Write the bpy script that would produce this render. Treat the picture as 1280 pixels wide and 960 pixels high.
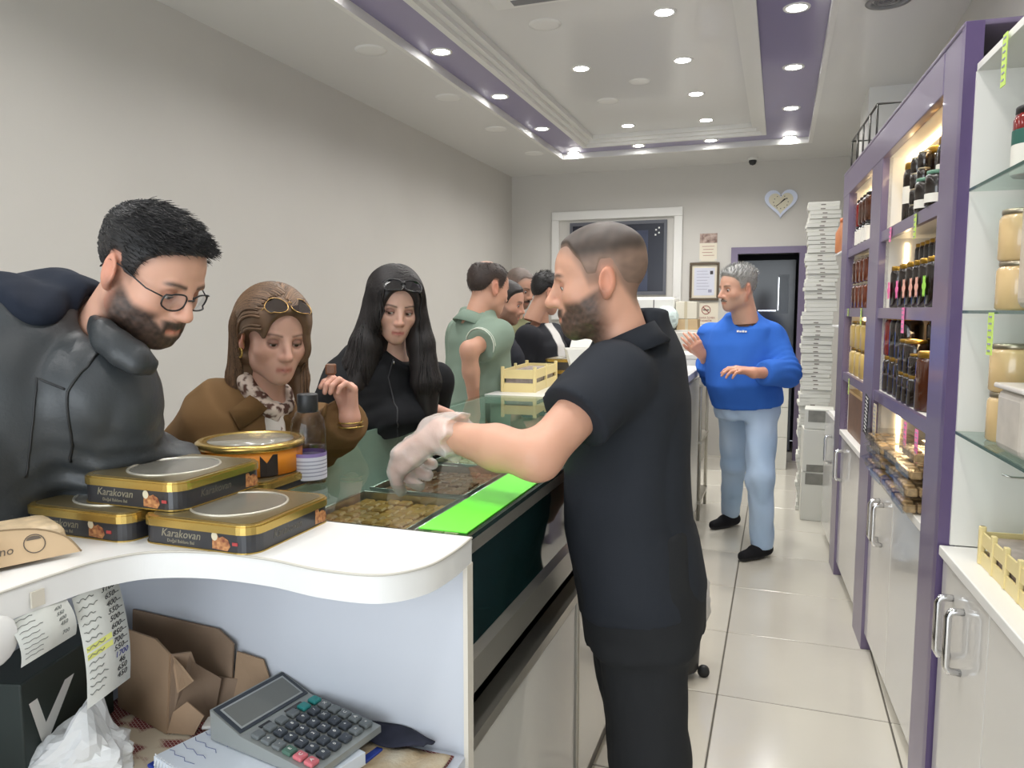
import bpy, bmesh, math, random
import numpy as np
from mathutils import Vector, Matrix
random.seed(7); RNG = np.random.default_rng(7)
S = bpy.context.scene; COL = S.collection; PI = math.pi
for ob in list(bpy.data.objects): bpy.data.objects.remove(ob)
# ---------------------------------------------------------------- camera
CAM = Vector((0, 0, 1.48)); FPX = 945.0
pit = math.atan((480-388)/FPX); yaw = math.atan((975-640)/FPX*math.cos(pit))
FW = Vector((-math.sin(yaw)*math.cos(pit), math.cos(yaw)*math.cos(pit), -math.sin(pit)))
RT = Vector((math.cos(yaw), math.sin(yaw), 0)); UPV = RT.cross(FW)
FWH = Vector((-math.sin(yaw), math.cos(yaw), 0))
cd_ = bpy.data.cameras.new('camera'); cam = bpy.data.objects.new('camera', cd_); COL.objects.link(cam)
cam.matrix_world = Matrix((( RT.x, UPV.x, -FW.x, CAM.x), (RT.y, UPV.y, -FW.y, CAM.y), (RT.z, UPV.z, -FW.z, CAM.z), (0, 0, 0, 1)))
cd_.sensor_width = 36; cd_.lens = FPX/1280*36; cd_.clip_start = .02
S.camera = cam
def at(px, py, d):                     # a point of the place seen at that pixel, d metres along the view axis
    v = CAM + (FW + RT*((px-640)/FPX) + UPV*((480-py)/FPX))*d
    return np.array(v)
# ---------------------------------------------------------------- world, lights, exposure
W = bpy.data.worlds.new('world'); S.world = W; W.use_nodes = True
bg = W.node_tree.nodes['Background']; bg.inputs[0].default_value = (.86, .93, 1, 1); bg.inputs[1].default_value = 1.0
S.view_settings.view_transform = 'Standard'; S.view_settings.look = 'None'
S.view_settings.exposure = 0.6; S.view_settings.gamma = 1; S.view_settings.use_curve_mapping = False
SPOT_W = 20.0; DAY_W = 50.0
dl = bpy.data.lights.new('daylight', 'AREA'); dl.shape = 'RECTANGLE'; dl.size = 3.2; dl.size_y = 2.4; dl.energy = DAY_W; dl.color = (.9, .96, 1)
dlo = bpy.data.objects.new('shopfront_daylight', dl); COL.objects.link(dlo); dlo.location = (-.95, -2.4, 1.45); dlo.rotation_euler = (PI/2, 0, 0)
# ---------------------------------------------------------------- materials
def mat(name, col, rough=.5, metal=0, bump=0, bscale=60, var=0, vscale=8, emit=None, estr=0, alpha=None, coat=0, spec=.5, sss=0, col2=None, trans=0):
    m = bpy.data.materials.new(name); m.use_nodes = True; nt = m.node_tree; b = nt.nodes['Principled BSDF']
    c = tuple(col)+(1,)
    b.inputs['Base Color'].default_value = c; b.inputs['Roughness'].default_value = rough; b.inputs['Metallic'].default_value = metal
    b.inputs['Specular IOR Level'].default_value = spec; b.inputs['Coat Weight'].default_value = coat
    if trans: b.inputs['Transmission Weight'].default_value = trans
    if sss: b.inputs['Subsurface Weight'].default_value = sss; b.inputs['Subsurface Radius'].default_value = (.01, .004, .002); b.inputs['Subsurface Scale'].default_value = 1
    if emit: b.inputs['Emission Color'].default_value = tuple(emit)+(1,); b.inputs['Emission Strength'].default_value = estr
    if alpha is not None: b.inputs['Alpha'].default_value = alpha
    if bump or var or col2:
        tc = nt.nodes.new('ShaderNodeTexCoord')
    if var or col2:
        n = nt.nodes.new('ShaderNodeTexNoise'); n.inputs['Scale'].default_value = vscale; n.inputs['Detail'].default_value = 4
        nt.links.new(tc.outputs['Object'], n.inputs['Vector'])
        r = nt.nodes.new('ShaderNodeValToRGB'); r.color_ramp.elements[0].position = .3; r.color_ramp.elements[1].position = .7
        k = 1-var
        r.color_ramp.elements[0].color = tuple(x*k for x in col)+(1,) if not col2 else c
        r.color_ramp.elements[1].color = tuple(min(1, x*(1+var*.5)) for x in col)+(1,) if not col2 else tuple(col2)+(1,)
        nt.links.new(n.outputs['Fac'], r.inputs['Fac']); nt.links.new(r.outputs['Color'], b.inputs['Base Color'])
    if bump:
        n2 = nt.nodes.new('ShaderNodeTexNoise'); n2.inputs['Scale'].default_value = bscale; n2.inputs['Detail'].default_value = 3
        nt.links.new(tc.outputs['Object'], n2.inputs['Vector'])
        bp = nt.nodes.new('ShaderNodeBump'); bp.inputs['Strength'].default_value = bump; bp.inputs['Distance'].default_value = .004
        nt.links.new(n2.outputs['Fac'], bp.inputs['Height']); nt.links.new(bp.outputs['Normal'], b.inputs['Normal'])
    return m
def glassmat(name, tint, tr=.9, rough=.02, ior=1.5):          # clear pane: fresnel reflection over tinted see-through
    m = bpy.data.materials.new(name); m.use_nodes = True; nt = m.node_tree; N = nt.nodes
    for n in list(N): N.remove(n)
    o = N.new('ShaderNodeOutputMaterial'); mx = N.new('ShaderNodeMixShader'); t = N.new('ShaderNodeBsdfTransparent'); g = N.new('ShaderNodeBsdfGlossy'); f = N.new('ShaderNodeLayerWeight'); f.inputs[0].default_value = .5
    t.inputs['Color'].default_value = tuple(x*tr for x in tint)+(1,); g.inputs['Roughness'].default_value = rough
    pw = N.new('ShaderNodeMath'); pw.operation = 'POWER'; pw.inputs[1].default_value = 6; ma = N.new('ShaderNodeMath'); ma.operation = 'MULTIPLY_ADD'; r0 = ((ior-1)/(ior+1))**2; ma.inputs[1].default_value = 1-r0; ma.inputs[2].default_value = r0
    nt.links.new(f.outputs['Facing'], pw.inputs[0]); nt.links.new(pw.outputs[0], ma.inputs[0])
    nt.links.new(ma.outputs[0], mx.inputs[0]); nt.links.new(t.outputs[0], mx.inputs[1]); nt.links.new(g.outputs[0], mx.inputs[2]); nt.links.new(mx.outputs[0], o.inputs[0])
    return m
def vcolmat(name, rough=.5, sss=0, bump=0, bscale=200, spec=.4, sheen=0):
    m = mat(name, (.5, .5, .5), rough, bump=bump, bscale=bscale, sss=sss, spec=spec); nt = m.node_tree
    a = nt.nodes.new('ShaderNodeVertexColor'); a.layer_name = 'Col'; nt.links.new(a.outputs['Color'], nt.nodes['Principled BSDF'].inputs['Base Color'])
    if sheen: nt.nodes['Principled BSDF'].inputs['Sheen Weight'].default_value = sheen
    return m
def srgb(r, g, b): return tuple(((x/255)/12.92 if x <= 10 else (((x/255)+.055)/1.055)**2.4) for x in (r, g, b))
MT = {}
def MM(key, *a, **k):
    if key not in MT: MT[key] = mat(key, *a, **k)
    return MT[key]
# ---------------------------------------------------------------- objects
def tag(o, label=None, cat=None, group=None, kind=None):
    if label: o['label'] = label
    if cat: o['category'] = cat
    if group: o['group'] = group
    if kind: o['kind'] = kind
    return o
def empty(name, loc=(0, 0, 0), rz=0, label=None, cat=None, group=None, kind=None):
    o = bpy.data.objects.new(name, None); COL.objects.link(o); o.location = loc; o.rotation_euler = (0, 0, rz); o.empty_display_size = .05
    return tag(o, label, cat, group, kind)
class MB:
    def __init__(s): s.v = []; s.f = []; s.mi = []; s.cur = 0; s.sm = []; s.smooth = False
    def add(s, vs, fs, M=None):
        n = len(s.v); s.v += [tuple(M @ Vector(p)) if M is not None else tuple(p) for p in vs]
        for f in fs: s.f.append(tuple(n+i for i in f)); s.mi.append(s.cur); s.sm.append(s.smooth)
        return s
    def m(s, i): s.cur = i; return s
    def box(s, lo, hi, bev=0, M=None, seg=2):
        lo = Vector(lo); hi = Vector(hi)
        if not bev:
            x0, y0, z0 = lo; x1, y1, z1 = hi
            return s.add([(x0,y0,z0),(x1,y0,z0),(x1,y1,z0),(x0,y1,z0),(x0,y0,z1),(x1,y0,z1),(x1,y1,z1),(x0,y1,z1)], [(0,3,2,1),(4,5,6,7),(0,1,5,4),(1,2,6,5),(2,3,7,6),(3,0,4,7)], M)
        bm = bmesh.new(); bmesh.ops.create_cube(bm, size=1)
        for v in bm.verts: v.co = Vector(((lo.x+hi.x)/2+v.co.x*(hi.x-lo.x), (lo.y+hi.y)/2+v.co.y*(hi.y-lo.y), (lo.z+hi.z)/2+v.co.z*(hi.z-lo.z)))
        bmesh.ops.bevel(bm, geom=bm.edges[:], offset=bev, segments=seg, affect='EDGES', profile=.5)
        bm.verts.index_update(); s.add([v.co[:] for v in bm.verts], [[v.index for v in f.verts] for f in bm.faces], M); bm.free(); return s
    def prism(s, poly, z0, z1, M=None):                # convex or concave outline in xy
        n = len(poly); vs = [(x, y, z0) for x, y in poly]+[(x, y, z1) for x, y in poly]
        fs = [tuple(range(n-1, -1, -1)), tuple(range(n, 2*n))]+[(i, (i+1) % n, n+(i+1) % n, n+i) for i in range(n)]
        return s.add(vs, fs, M)
    def lathe(s, prof, seg=20, M=None, cap=True):      # prof [(r,z)...] about z
        vs = []; fs = []; k = len(prof)
        for i in range(seg):
            a = 2*PI*i/seg; vs += [(r*math.cos(a), r*math.sin(a), z) for r, z in prof]
        for i in range(seg):
            j = (i+1) % seg
            for q in range(k-1): fs.append((i*k+q, j*k+q, j*k+q+1, i*k+q+1))
        if cap:
            if prof[0][0] > 1e-6: fs.append(tuple(i*k for i in range(seg-1, -1, -1)))
            if prof[-1][0] > 1e-6: fs.append(tuple(i*k+k-1 for i in range(seg)))
        sm = s.smooth; s.smooth = True; s.add(vs, fs, M); s.smooth = sm; return s
    def tube(s, pts, r, seg=8, closed=False, M=None):
        pts = [Vector(p) for p in pts]; n = len(pts); rs = r if hasattr(r, '__len__') else [r]*n
        vs = []; fs = []; prev = None
        for i, p in enumerate(pts):
            t = (pts[(i+1) % n]-pts[i-1]) if closed else (pts[min(i+1, n-1)]-pts[max(i-1, 0)])
            t = t.normalized() if t.length > 1e-9 else Vector((0, 0, 1))
            a = Vector((0, 0, 1)) if abs(t.z) < .9 else Vector((1, 0, 0))
            if prev is None: u = t.cross(a).normalized()
            else:
                u = prev-t*prev.dot(t); u = u.normalized() if u.length > 1e-6 else t.cross(a).normalized()
            prev = u; w = t.cross(u)
            vs += [tuple(p+(u*math.cos(2*PI*k/seg)+w*math.sin(2*PI*k/seg))*rs[i]) for k in range(seg)]
        for i in range(n if closed else n-1):
            j = (i+1) % n
            for k in range(seg): fs.append((i*seg+k, i*seg+(k+1) % seg, j*seg+(k+1) % seg, j*seg+k))
        if not closed: fs += [tuple(range(seg-1, -1, -1)), tuple((n-1)*seg+k for k in range(seg))]
        sm = s.smooth; s.smooth = True; s.add(vs, fs, M); s.smooth = sm; return s
    def mesh(s, name):
        me = bpy.data.meshes.new(name); me.from_pydata(s.v, [], s.f); me.polygons.foreach_set('material_index', s.mi); me.polygons.foreach_set('use_smooth', s.sm); me.update()
        return me
    def build(s, name, mats, parent=None, loc=None, rz=0):
        return link(name, s.mesh(name), mats, parent, loc, rz)
def link(name, me, mats, parent=None, loc=None, rz=0):
    if not isinstance(mats, (list, tuple)): mats = [mats]
    if not me.materials:
        for m in mats: me.materials.append(m)
    o = bpy.data.objects.new(name, me); COL.objects.link(o)
    if loc is not None: o.location = loc
    if rz: o.rotation_euler = (0, 0, rz)
    if parent: o.parent = parent
    return o
def Bx(name, lo, hi, m, parent=None, bev=0, **k): return MB().box(lo, hi, bev).build(name, m, parent, **k)
def copy_tree(o, loc=None, rz=None, parent=None, label=None):
    c = o.copy(); COL.objects.link(c); c.parent = parent
    if loc is not None: c.location = loc
    if rz is not None: c.rotation_euler = (0, 0, rz)
    if label: c['label'] = label
    for ch in list(o.children): copy_tree(ch, parent=c)
    return c
def basis(o, ex, ey, ez): return Matrix(((ex[0], ey[0], ez[0], o[0]), (ex[1], ey[1], ez[1], o[1]), (ex[2], ey[2], ez[2], o[2]), (0, 0, 0, 1)))
def text_mesh(body, size, depth=.0003, align='CENTER', shear=0, squeeze=1):
    c = bpy.data.curves.new('txt', 'FONT'); c.body = body; c.size = size; c.extrude = depth; c.align_x = align; c.align_y = 'CENTER'; c.shear = shear; c.resolution_u = 2
    t = bpy.data.objects.new('txt', c); COL.objects.link(t); dg = bpy.context.evaluated_depsgraph_get()
    me = bpy.data.meshes.new_from_object(t.evaluated_get(dg)); bpy.data.objects.remove(t)
    if squeeze != 1:
        for v in me.vertices: v.co.x *= squeeze
    return me
def text(name, body, size, m, parent, M, **k):
    me = text_mesh(body, size, **k); me.materials.clear(); o = link(name, me, m, parent); o.matrix_local = M; return o
ORD = ['first', 'second', 'third', 'fourth', 'fifth', 'sixth', 'seventh', 'eighth', 'ninth', 'tenth', 'eleventh', 'twelfth']
# ================================================================ the room
XL, XR, YB, YF, ZS = -2.79, .80, 7.9, -2.6, 2.92
wallm = MM('wall_paint', srgb(199, 196, 190), .75, var=.03, vscale=1.5, bump=.08, bscale=250)
whitem = MM('white_paint', srgb(222, 221, 217), .5)
ceilm = MM('ceiling_gloss', srgb(214, 213, 210), .28, coat=.3)
purplem = MM('purple_gloss', srgb(112, 100, 126), .3, coat=.2)
purpleb = MM('purple_band', srgb(134, 126, 160), .3, coat=.3)
doorm = MM('gloss_white_door', srgb(214, 211, 205), .16, coat=.5)
inner = MM('shelf_white', srgb(226, 224, 218), .45)
chrome = MM('chrome', (.75, .75, .76), .14, 1)
steel = MM('brushed_steel', (.62, .62, .6), .33, 1, bump=.05, bscale=300)
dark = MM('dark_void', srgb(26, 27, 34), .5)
blackp = MM('black_plastic', srgb(32, 33, 35), .45)
floor = empty('floor', (0, 0, 0), kind='structure')
grout = MM('grout', srgb(88, 84, 76), .85)
o = Bx('subfloor', (XL-.1, YF, -.06), (XR+.1, YB+1.2, -.003), grout, floor)
tilem = [MM('tile%d' % i, c, .16, var=.04, vscale=2.2, coat=.3) for i, c in enumerate([srgb(206, 201, 188), srgb(203, 198, 186), srgb(209, 204, 191)])]
TP = .6045; tme = []
for m in tilem:
    me = MB().box((0, 0, -.02), (TP-.006, TP-.006, 0), .0025, seg=1).mesh('floor_tile'); me.materials.append(m); tme.append(me)
for i in range(-5, 1):
    for j in range(-4, 13):
        x0 = -.182+i*TP; y0 = 2.905+(j-4)*TP+.003
        o = link('floor_tile', random.choice(tme), [], floor, (x0+.003, y0, 0))
for j in range(-4, 13):
    y0 = 2.905+(j-4)*TP+.003
    link('floor_tile', tme[j % 3], [], floor, (-.182+TP+.003, y0, 0))
tag(Bx('wall_left', (XL-.12, YF, 0), (XL, YB+.1, ZS+.3), wallm), kind='structure')
DX0, DX1, DZ = -.41, .16, 2.035
wb = MB(); 
wb.box((XL, YB, 0), (DX0, YB+.12, ZS+.3)); wb.box((DX1, YB, 0), (XR+.2, YB+.12, ZS+.3)); wb.box((DX0, YB, DZ), (DX1, YB+.12, ZS+.3))
tag(wb.build('wall_back', wallm), kind='structure')
tag(Bx('wall_right', (XR, YF, 0), (XR+.12, YB, ZS+.3), wallm), kind='structure')
# doorway and dark room behind
d1 = empty('door_1', (0, YB, 0), kind='structure')
Bx('frame', (DX0-.065, -.02, 0), (DX0, .1, DZ+.065), purplem, d1); Bx('frame', (DX1, -.02, 0), (DX1+.065, .1, DZ+.065), purplem, d1); Bx('lintel', (DX0, -.02, DZ), (DX1, .1, DZ+.065), purplem, d1)
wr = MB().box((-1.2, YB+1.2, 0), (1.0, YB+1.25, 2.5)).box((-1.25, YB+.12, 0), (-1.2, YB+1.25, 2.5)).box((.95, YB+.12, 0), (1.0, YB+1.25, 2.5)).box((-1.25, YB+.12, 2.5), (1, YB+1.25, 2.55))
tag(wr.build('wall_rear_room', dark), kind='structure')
o = empty('glass_door', (-.02, YB+.5, 0), label='dark glass cabinet door with bright steel handle inside the doorway', cat='door')
Bx('pane', (-.36, 0, 0), (.16, .03, 2.0), MM('smoked', srgb(30, 32, 42), .12), o); Bx('pane', (.0, -.01, 1.45), (.1, -.002, 1.85), MM('greyglass', srgb(70, 76, 86), .2), o)
Bx('handle', (-.005, -.03, 1.48), (.004, -.012, 1.82), chrome, o); Bx('rail', (-.2, -.02, 1.47), (-.02, -.01, 1.485), chrome, o)
# ---------------------------------------------------------------- ceiling: soffit, recessed purple band, moulding, raised field
OX0, OX1, OY1 = -2.03, .215, 7.16; IX0, IX1, IY1 = -1.735, -.155, 6.86; YC = -1.2; ZB, ZU = 2.965, 3.03
ceil = empty('ceiling', (0, 0, 0), kind='structure')
MB().box((XL, YF, ZS), (OX0, YB, ZS+.12)).box((OX1, YF, ZS), (XR+.1, YB, ZS+.12)).box((OX0, OY1, ZS), (OX1, YB, ZS+.12)).box((OX0, YF, ZS), (OX1, YC, ZS+.12)).build('soffit', ceilm, ceil)
def ring(name, a, b, z0, z1, m):      # frame between rect a and rect b (x0,x1,y1), open to YC
    MB().box((a[0], YC, z0), (b[0], a[2], z1)).box((b[1], YC, z0), (a[1], a[2], z1)).box((b[0], b[2], z0), (b[1], a[2], z1)).build(name, m, ceil)
ring('soffit_lip', (OX0, OX1, OY1), (OX0+.03, OX1-.03, OY1-.03), ZS-.006, ZB, whitem)
ring('purple_band', (OX0+.03, OX1-.03, OY1-.03), (IX0, IX1, IY1), ZB, ZB+.05, purpleb)
for k, (w, z) in enumerate([(.0, 2.945), (.035, 2.97), (.075, 2.995)]):
    ring('moulding', (IX0+w, IX1-w, IY1-w), (IX0+w+.04, IX1-w-.04, IY1-w-.04), z, 3.06, whitem)
Bx('raised_field', (IX0, YC, ZU), (IX1, IY1, ZU+.06), ceilm, ceil)
bulb = MM('lamp_emit', (1, 1, 1), .5, emit=(1, .985, .97), estr=22)
LGT = bpy.data.lights.new('downlight', 'SPOT'); LGT.energy = SPOT_W; LGT.spot_size = 2.65; LGT.spot_blend = .9; LGT.shadow_soft_size = .06; LGT.color = (1, .985, .96)
LPROTO = None; LN = [0]
def downlight(x, y, z, label, on=True, group=None):
    global LPROTO
    t = empty('downlight', (x, y, z), label=label, cat='light', group=group)
    if LPROTO is None:
        LPROTO = (MB().lathe([(.046, .004), (.048, -.004), (.062, -.006), (.066, 0)], 20, cap=False).mesh('trim_ring'), MB().lathe([(.0, -.004), (.048, -.003), (.048, .006)], 20, cap=False).mesh('bulb'))
        LPROTO[0].materials.append(whitem); LPROTO[1].materials.append(bulb)
    link('trim_ring', LPROTO[0], [], t); link('bulb', LPROTO[1], [], t)
    l = bpy.data.objects.new('lamp_beam', LGT); COL.objects.link(l); l.parent = t; l.location = (0, 0, -.02)
rows = [7.1, 6.1, 5.1, 4.13, 3.15, 2.15, 1.15, .15]
nm = ['at the back corner', 'second from the back', 'third from the back', 'fourth from the back', 'fifth from the back', 'sixth from the back', 'seventh from the back', 'eighth from the back']
for k, y in enumerate(rows):
    downlight(-1.89, y, ZB, 'lit downlight in the left purple ceiling band, %s' % nm[k])
    downlight(.03, y, ZB, 'lit downlight in the right purple ceiling band, %s' % nm[k])
downlight(-1.257, 7.0, ZB, 'lit downlight in the rear purple ceiling band, left one'); downlight(-.62, 7.0, ZB, 'lit downlight in the rear purple ceiling band, right one')
for k, y in enumerate([6.53, 5.73, 4.95, 4.145, 3.3, 2.5, 1.7]): downlight(-.62, y, ZU, 'lit downlight in the white ceiling field, right row, %s' % nm[k].replace('at the back corner', 'rearmost'))
for k, y in enumerate([6.5, 4.9, 3.2, 1.6]): downlight(-1.257, y, ZU, 'lit downlight in the white ceiling field, left row, %s' % nm[k].replace('at the back corner', 'rearmost'))
dm = MB().lathe([(0, -.006), (.07, -.006), (.088, -.003), (.09, .002)], 28, cap=False).mesh('speaker_disc')
for (x, y, z, lb) in [(-2.19, 3.85, ZS, 'nearest one'), (-2.17, 4.85, ZS, 'second nearest'), (-2.18, 5.8, ZS, 'third nearest'), (-2.18, 6.8, ZS, 'farthest one')]:
    o = link('ceiling_disc', dm, [whitem], None, (x, y, z)); tag(o, 'flat white round unlit light in left ceiling border, %s' % lb, 'ceiling light', 'unlit discs on left soffit')
for (x, y, s, lb) in [(-1.256, 4.1, 1.0, 'large flat white ceiling disc beside the air conditioner'), (-.95, 5.3, .8, 'small flat disc mid ceiling between the lit rows'), (-1.255, 5.7, .9, 'flat unlit disc in left row of ceiling field')]:
    o = link('ceiling_disc', dm, [whitem], None, (x, y, ZU)); o.scale = (s, s, 1); tag(o, lb, 'ceiling light')
o = empty('air_conditioner', (-1.0, 3.35, ZU), label='white square ceiling air conditioner cassette at the top edge', cat='air conditioner')
Bx('panel', (-.42, -.42, -.035), (.42, .42, -.003), whitem, o, bev=.02)
for s in (-1, 1): Bx('louvre', (-.3, s*.34-.03, -.038), (.3, s*.34+.03, -.034), MM('louvre_grey', srgb(120, 120, 122), .5), o)
Bx('grille', (-.25, -.22, -.039), (.25, .22, -.034), MM('grille', srgb(190, 190, 190), .5), o)
o = empty('round_vent', (.43, 4.05, ZS), label='round grey ceiling vent above the shelves', cat='vent')
MB().lathe([(.09, .0), (.1, -.01), (.075, -.012), (.07, 0)], 28, cap=False).build('vent_ring', MM('vent_grey', srgb(130, 130, 130), .4), o)
for r in (.062, .042, .02): MB().lathe([(r, -.004), (r-.012, -.01)], 24, cap=False).build('vent_fin', MM('vent_grey2', srgb(96, 96, 98), .4), o)
o = empty('security_camera', (-.29, 7.7, ZS), label='small dark dome security camera under the rear ceiling border', cat='camera')
MB().lathe([(0, 0), (.05, 0), (.05, -.02), (.0, -.02)], 20).build('mount', whitem, o); MB().lathe([(.035, -.02), (.036, -.035), (.026, -.058), (0, -.068)], 20).build('dome', blackp, o)
# right-hand wall column above the shelving
tag(Bx('wall_column', (.5, 5.55, 2.27), (.8, 6.1, ZS), whitem), kind='structure')
# ---------------------------------------------------------------- things on the back wall
t = empty('wall_panel', (0, YB, 0), kind='structure'); t.name = 'trim_1'
for lo, hi in [((-2.33, -.03, 2.43), (-.955, 0, 2.52)), ((-2.33, -.03, 1.38), (-.955, 0, 1.47)), ((-2.33, -.03, 1.47), (-2.25, 0, 2.43)), ((-1.04, -.03, 1.47), (-.955, 0, 2.43))]:
    Bx('moulding', lo, hi, whitem, t, bev=.006)
w = empty('window_1', (0, YB, 0), kind='structure')
Bx('recess', (-2.1, -.012, 1.67), (-1.14, -.004, 2.37), MM('window_dark', srgb(34, 36, 48), .2), w)
for lo, hi in [((-2.13, -.02, 1.64), (-1.11, -.002, 1.675)), ((-2.13, -.02, 2.365), (-1.11, -.002, 2.4)), ((-2.13, -.02, 1.675), (-2.1, -.002, 2.365)), ((-1.14, -.02, 1.675), (-1.11, -.002, 2.365)), ((-1.62, -.02, 1.675), (-1.6, -.002, 2.365))]:
    Bx('window_frame', lo, hi, MM('alu', srgb(90, 92, 100), .4), w)
Bx('pane', (-1.6, -.017, 1.68), (-1.3, -.012, 2.3), MM('pane_blue', srgb(58, 64, 84), .12), w)
for dx, dz in [(-.03, .0), (-.06, .03), (-.03, .05), (-.065, -.02)]: Bx('sticker', (-1.16+dx-.008, -.019, 2.27+dz-.008), (-1.16+dx+.008, -.0175, 2.27+dz+.008), whitem, w)
paper = MM('paper', srgb(232, 231, 226), .8); cream = MM('cream_paper', srgb(222, 214, 196), .8); ink = MM('ink', srgb(70, 66, 70), .8); redink = MM('redink', srgb(150, 78, 74), .8)
p = empty('poster', (-.698, YB, 2.107), label='small cream notice with brown photo on top above framed certificate', cat='poster')
Bx('sheet', (-.085, -.006, -.14), (.085, 0, .14), cream, p); Bx('photo', (-.085, -.008, .045), (.085, -.006, .14), MM('photo_brown', srgb(96, 66, 60), .7, col2=srgb(200, 180, 168), vscale=22), p)
for k in range(4): Bx('text_line', (-.06+.01*(k % 2), -.0075, .01-k*.03), (.06-.01*(k % 3), -.006, .014-k*.03), redink, p)
for sx in (-1, 1): Bx('pin', (sx*.075-.006, -.011, -.13), (sx*.075+.006, -.006, -.118), steel, p)
p = empty('framed_certificate', (-.729, YB, 1.77), label='certificate in dark wooden frame hanging on the back wall', cat='picture frame')
Bx('mount', (-.125, -.012, -.165), (.125, 0, .165), cream, p); Bx('sheet', (-.1, -.014, -.14), (.1, -.012, .135), MM('cert', srgb(206, 208, 220), .6), p)
fr = MM('frame_wood', srgb(84, 70, 52), .4)
for lo, hi in [((-.145, -.03, .165), (.145, 0, .19)), ((-.145, -.03, -.19), (.145, 0, -.165)), ((-.145, -.03, -.165), (-.122, 0, .165)), ((.122, -.03, -.165), (.145, 0, .165))]: Bx('frame', lo, hi, fr, p, bev=.004)
for k in range(7): Bx('text_line', (-.075, -.0155, .1-k*.03), (.03+.01*(k % 3), -.014, .104-k*.03), MM('certink', srgb(150, 150, 170), .8), p)
Bx('stamp', (.055, -.0155, .07), (.085, -.014, .105), ink, p); Bx('stamp', (.04, -.0155, -.11), (.075, -.014, -.08), MM('certink'), p)
p = empty('no_smoking_notice', (-.705, YB, 1.4), label='cream no-smoking notice below the framed certificate', cat='sign')
Bx('sheet', (-.118, -.006, -.16), (.118, 0, .16), cream, p)
M0 = Matrix.Rotation(PI/2, 4, 'X')
MB().tube([(.042*math.cos(a), 0, .085+.042*math.sin(a)) for a in np.linspace(0, 2*PI, 25)[:-1]], .004, 6, True).build('ban_ring', redink, p).location = (0, -.007, 0)
MB().tube([(-.03, 0, .115), (.03, 0, .055)], .004, 6).build('ban_bar', redink, p).location = (0, -.008, 0)
Bx('cigarette', (-.03, -.009, .08), (.028, -.006, .09), ink, p)
text('lettering', 'SİGARA İÇMEK', .026, redink, p, Matrix.Translation((0, -.0075, .005)) @ M0); text('lettering', 'YASAKTIR', .026, redink, p, Matrix.Translation((0, -.0075, -.025)) @ M0)
for k in range(3): Bx('text_line', (-.09, -.0075, -.06-k*.022), (.09-.015*k, -.006, -.057-k*.022), MM('certink'), p)
# heart clock
def heart(s, n=48):
    r = []
    for i in range(n):
        a = 2*PI*i/n; r.append((s*.0625*16*math.sin(a)**3, s*.0625*(13*math.cos(a)-5*math.cos(2*a)-2*math.cos(3*a)-math.cos(4*a))+s*.1))
    return r
p = empty('heart_clock', (-.026, YB, 2.51), label='pale blue heart-shaped wall clock with cream face', cat='clock')
MB().prism(heart(.15), 0, .03, M0).build('rim', MM('clock_blue', srgb(208, 216, 236), .35), p); MB().prism(heart(.112), .03, .033, M0).build('dial', MM('dial', srgb(214, 208, 186), .6), p)
for k in range(12):
    a = k*PI/6; Bx('hour_mark', (.066*math.sin(a)-.004, -.036, .01+.062*math.cos(a)-.004), (.066*math.sin(a)+.004, -.0335, .01+.062*math.cos(a)+.004), ink, p)
MB().tube([(-.045, -.037, -.03), (.052, -.037, .045)], .0032, 6).build('minute_hand', blackp, p); MB().tube([(0, -.039, .005), (.035, -.039, .04)], .0045, 6).build('hour_hand', blackp, p)
# ================================================================ right-hand shelving (its own slightly turned frame)
CANG = math.atan2(.051, 1.0); CO = Vector((.443, 2.52, 0))
CU = Vector((-math.sin(CANG), math.cos(CANG), 0)); CV = Vector((math.cos(CANG), math.sin(CANG), 0))
CM = basis(CO, CV, CU, (0, 0, 1))         # local x = into the wall, local y = along the front (away), z up
def cpt(u, v, z): return CO+CU*u+CV*v+Vector((0, 0, z))
def cabthing(name, label, cat, group=None):
    o = empty(name, (0, 0, 0), label=label, cat=cat, group=group); o.matrix_world = CM; return o
VB = .3
ledm = MM('led_warm', (1, .9, .7), .5, emit=(1, .74, .4), estr=7)
def leds(t, u, z0, z1, utop=None):
    Bx('led_strip', (.088, u-.006, z0), (.1, u-.0, z1), ledm, t)
    if utop is not None: Bx('led_strip', (.088, utop, z1-.008), (.1, u, z1), ledm, t)
def shelf_unit(u0, u1, label, ledges, zt=2.105):
    t = cabthing('shelf_unit', label, 'shelf')
    Bx('side_panel', (.015, u1, .83), (VB, u1+.018, zt), inner, t); Bx('side_panel', (.015, u0-.018, .83), (VB, u0, zt), inner, t)
    Bx('back_panel', (VB-.012, u0, .83), (VB, u1, zt), inner, t); Bx('top_panel', (.015, u0, zt), (VB, u1, zt+.018), inner, t)
    for z in ledges:
        s = Bx('shelf_board', (.012, u0, z-.03), (VB-.012, u1, z), inner, t); Bx('shelf_rail', (-.005, u0, z-.042), (.012, u1, z), purplem, t)
    Bx('ledge', (-.012, u0, .80), (VB, u1, .828), inner, t, bev=.003)
    return t
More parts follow.
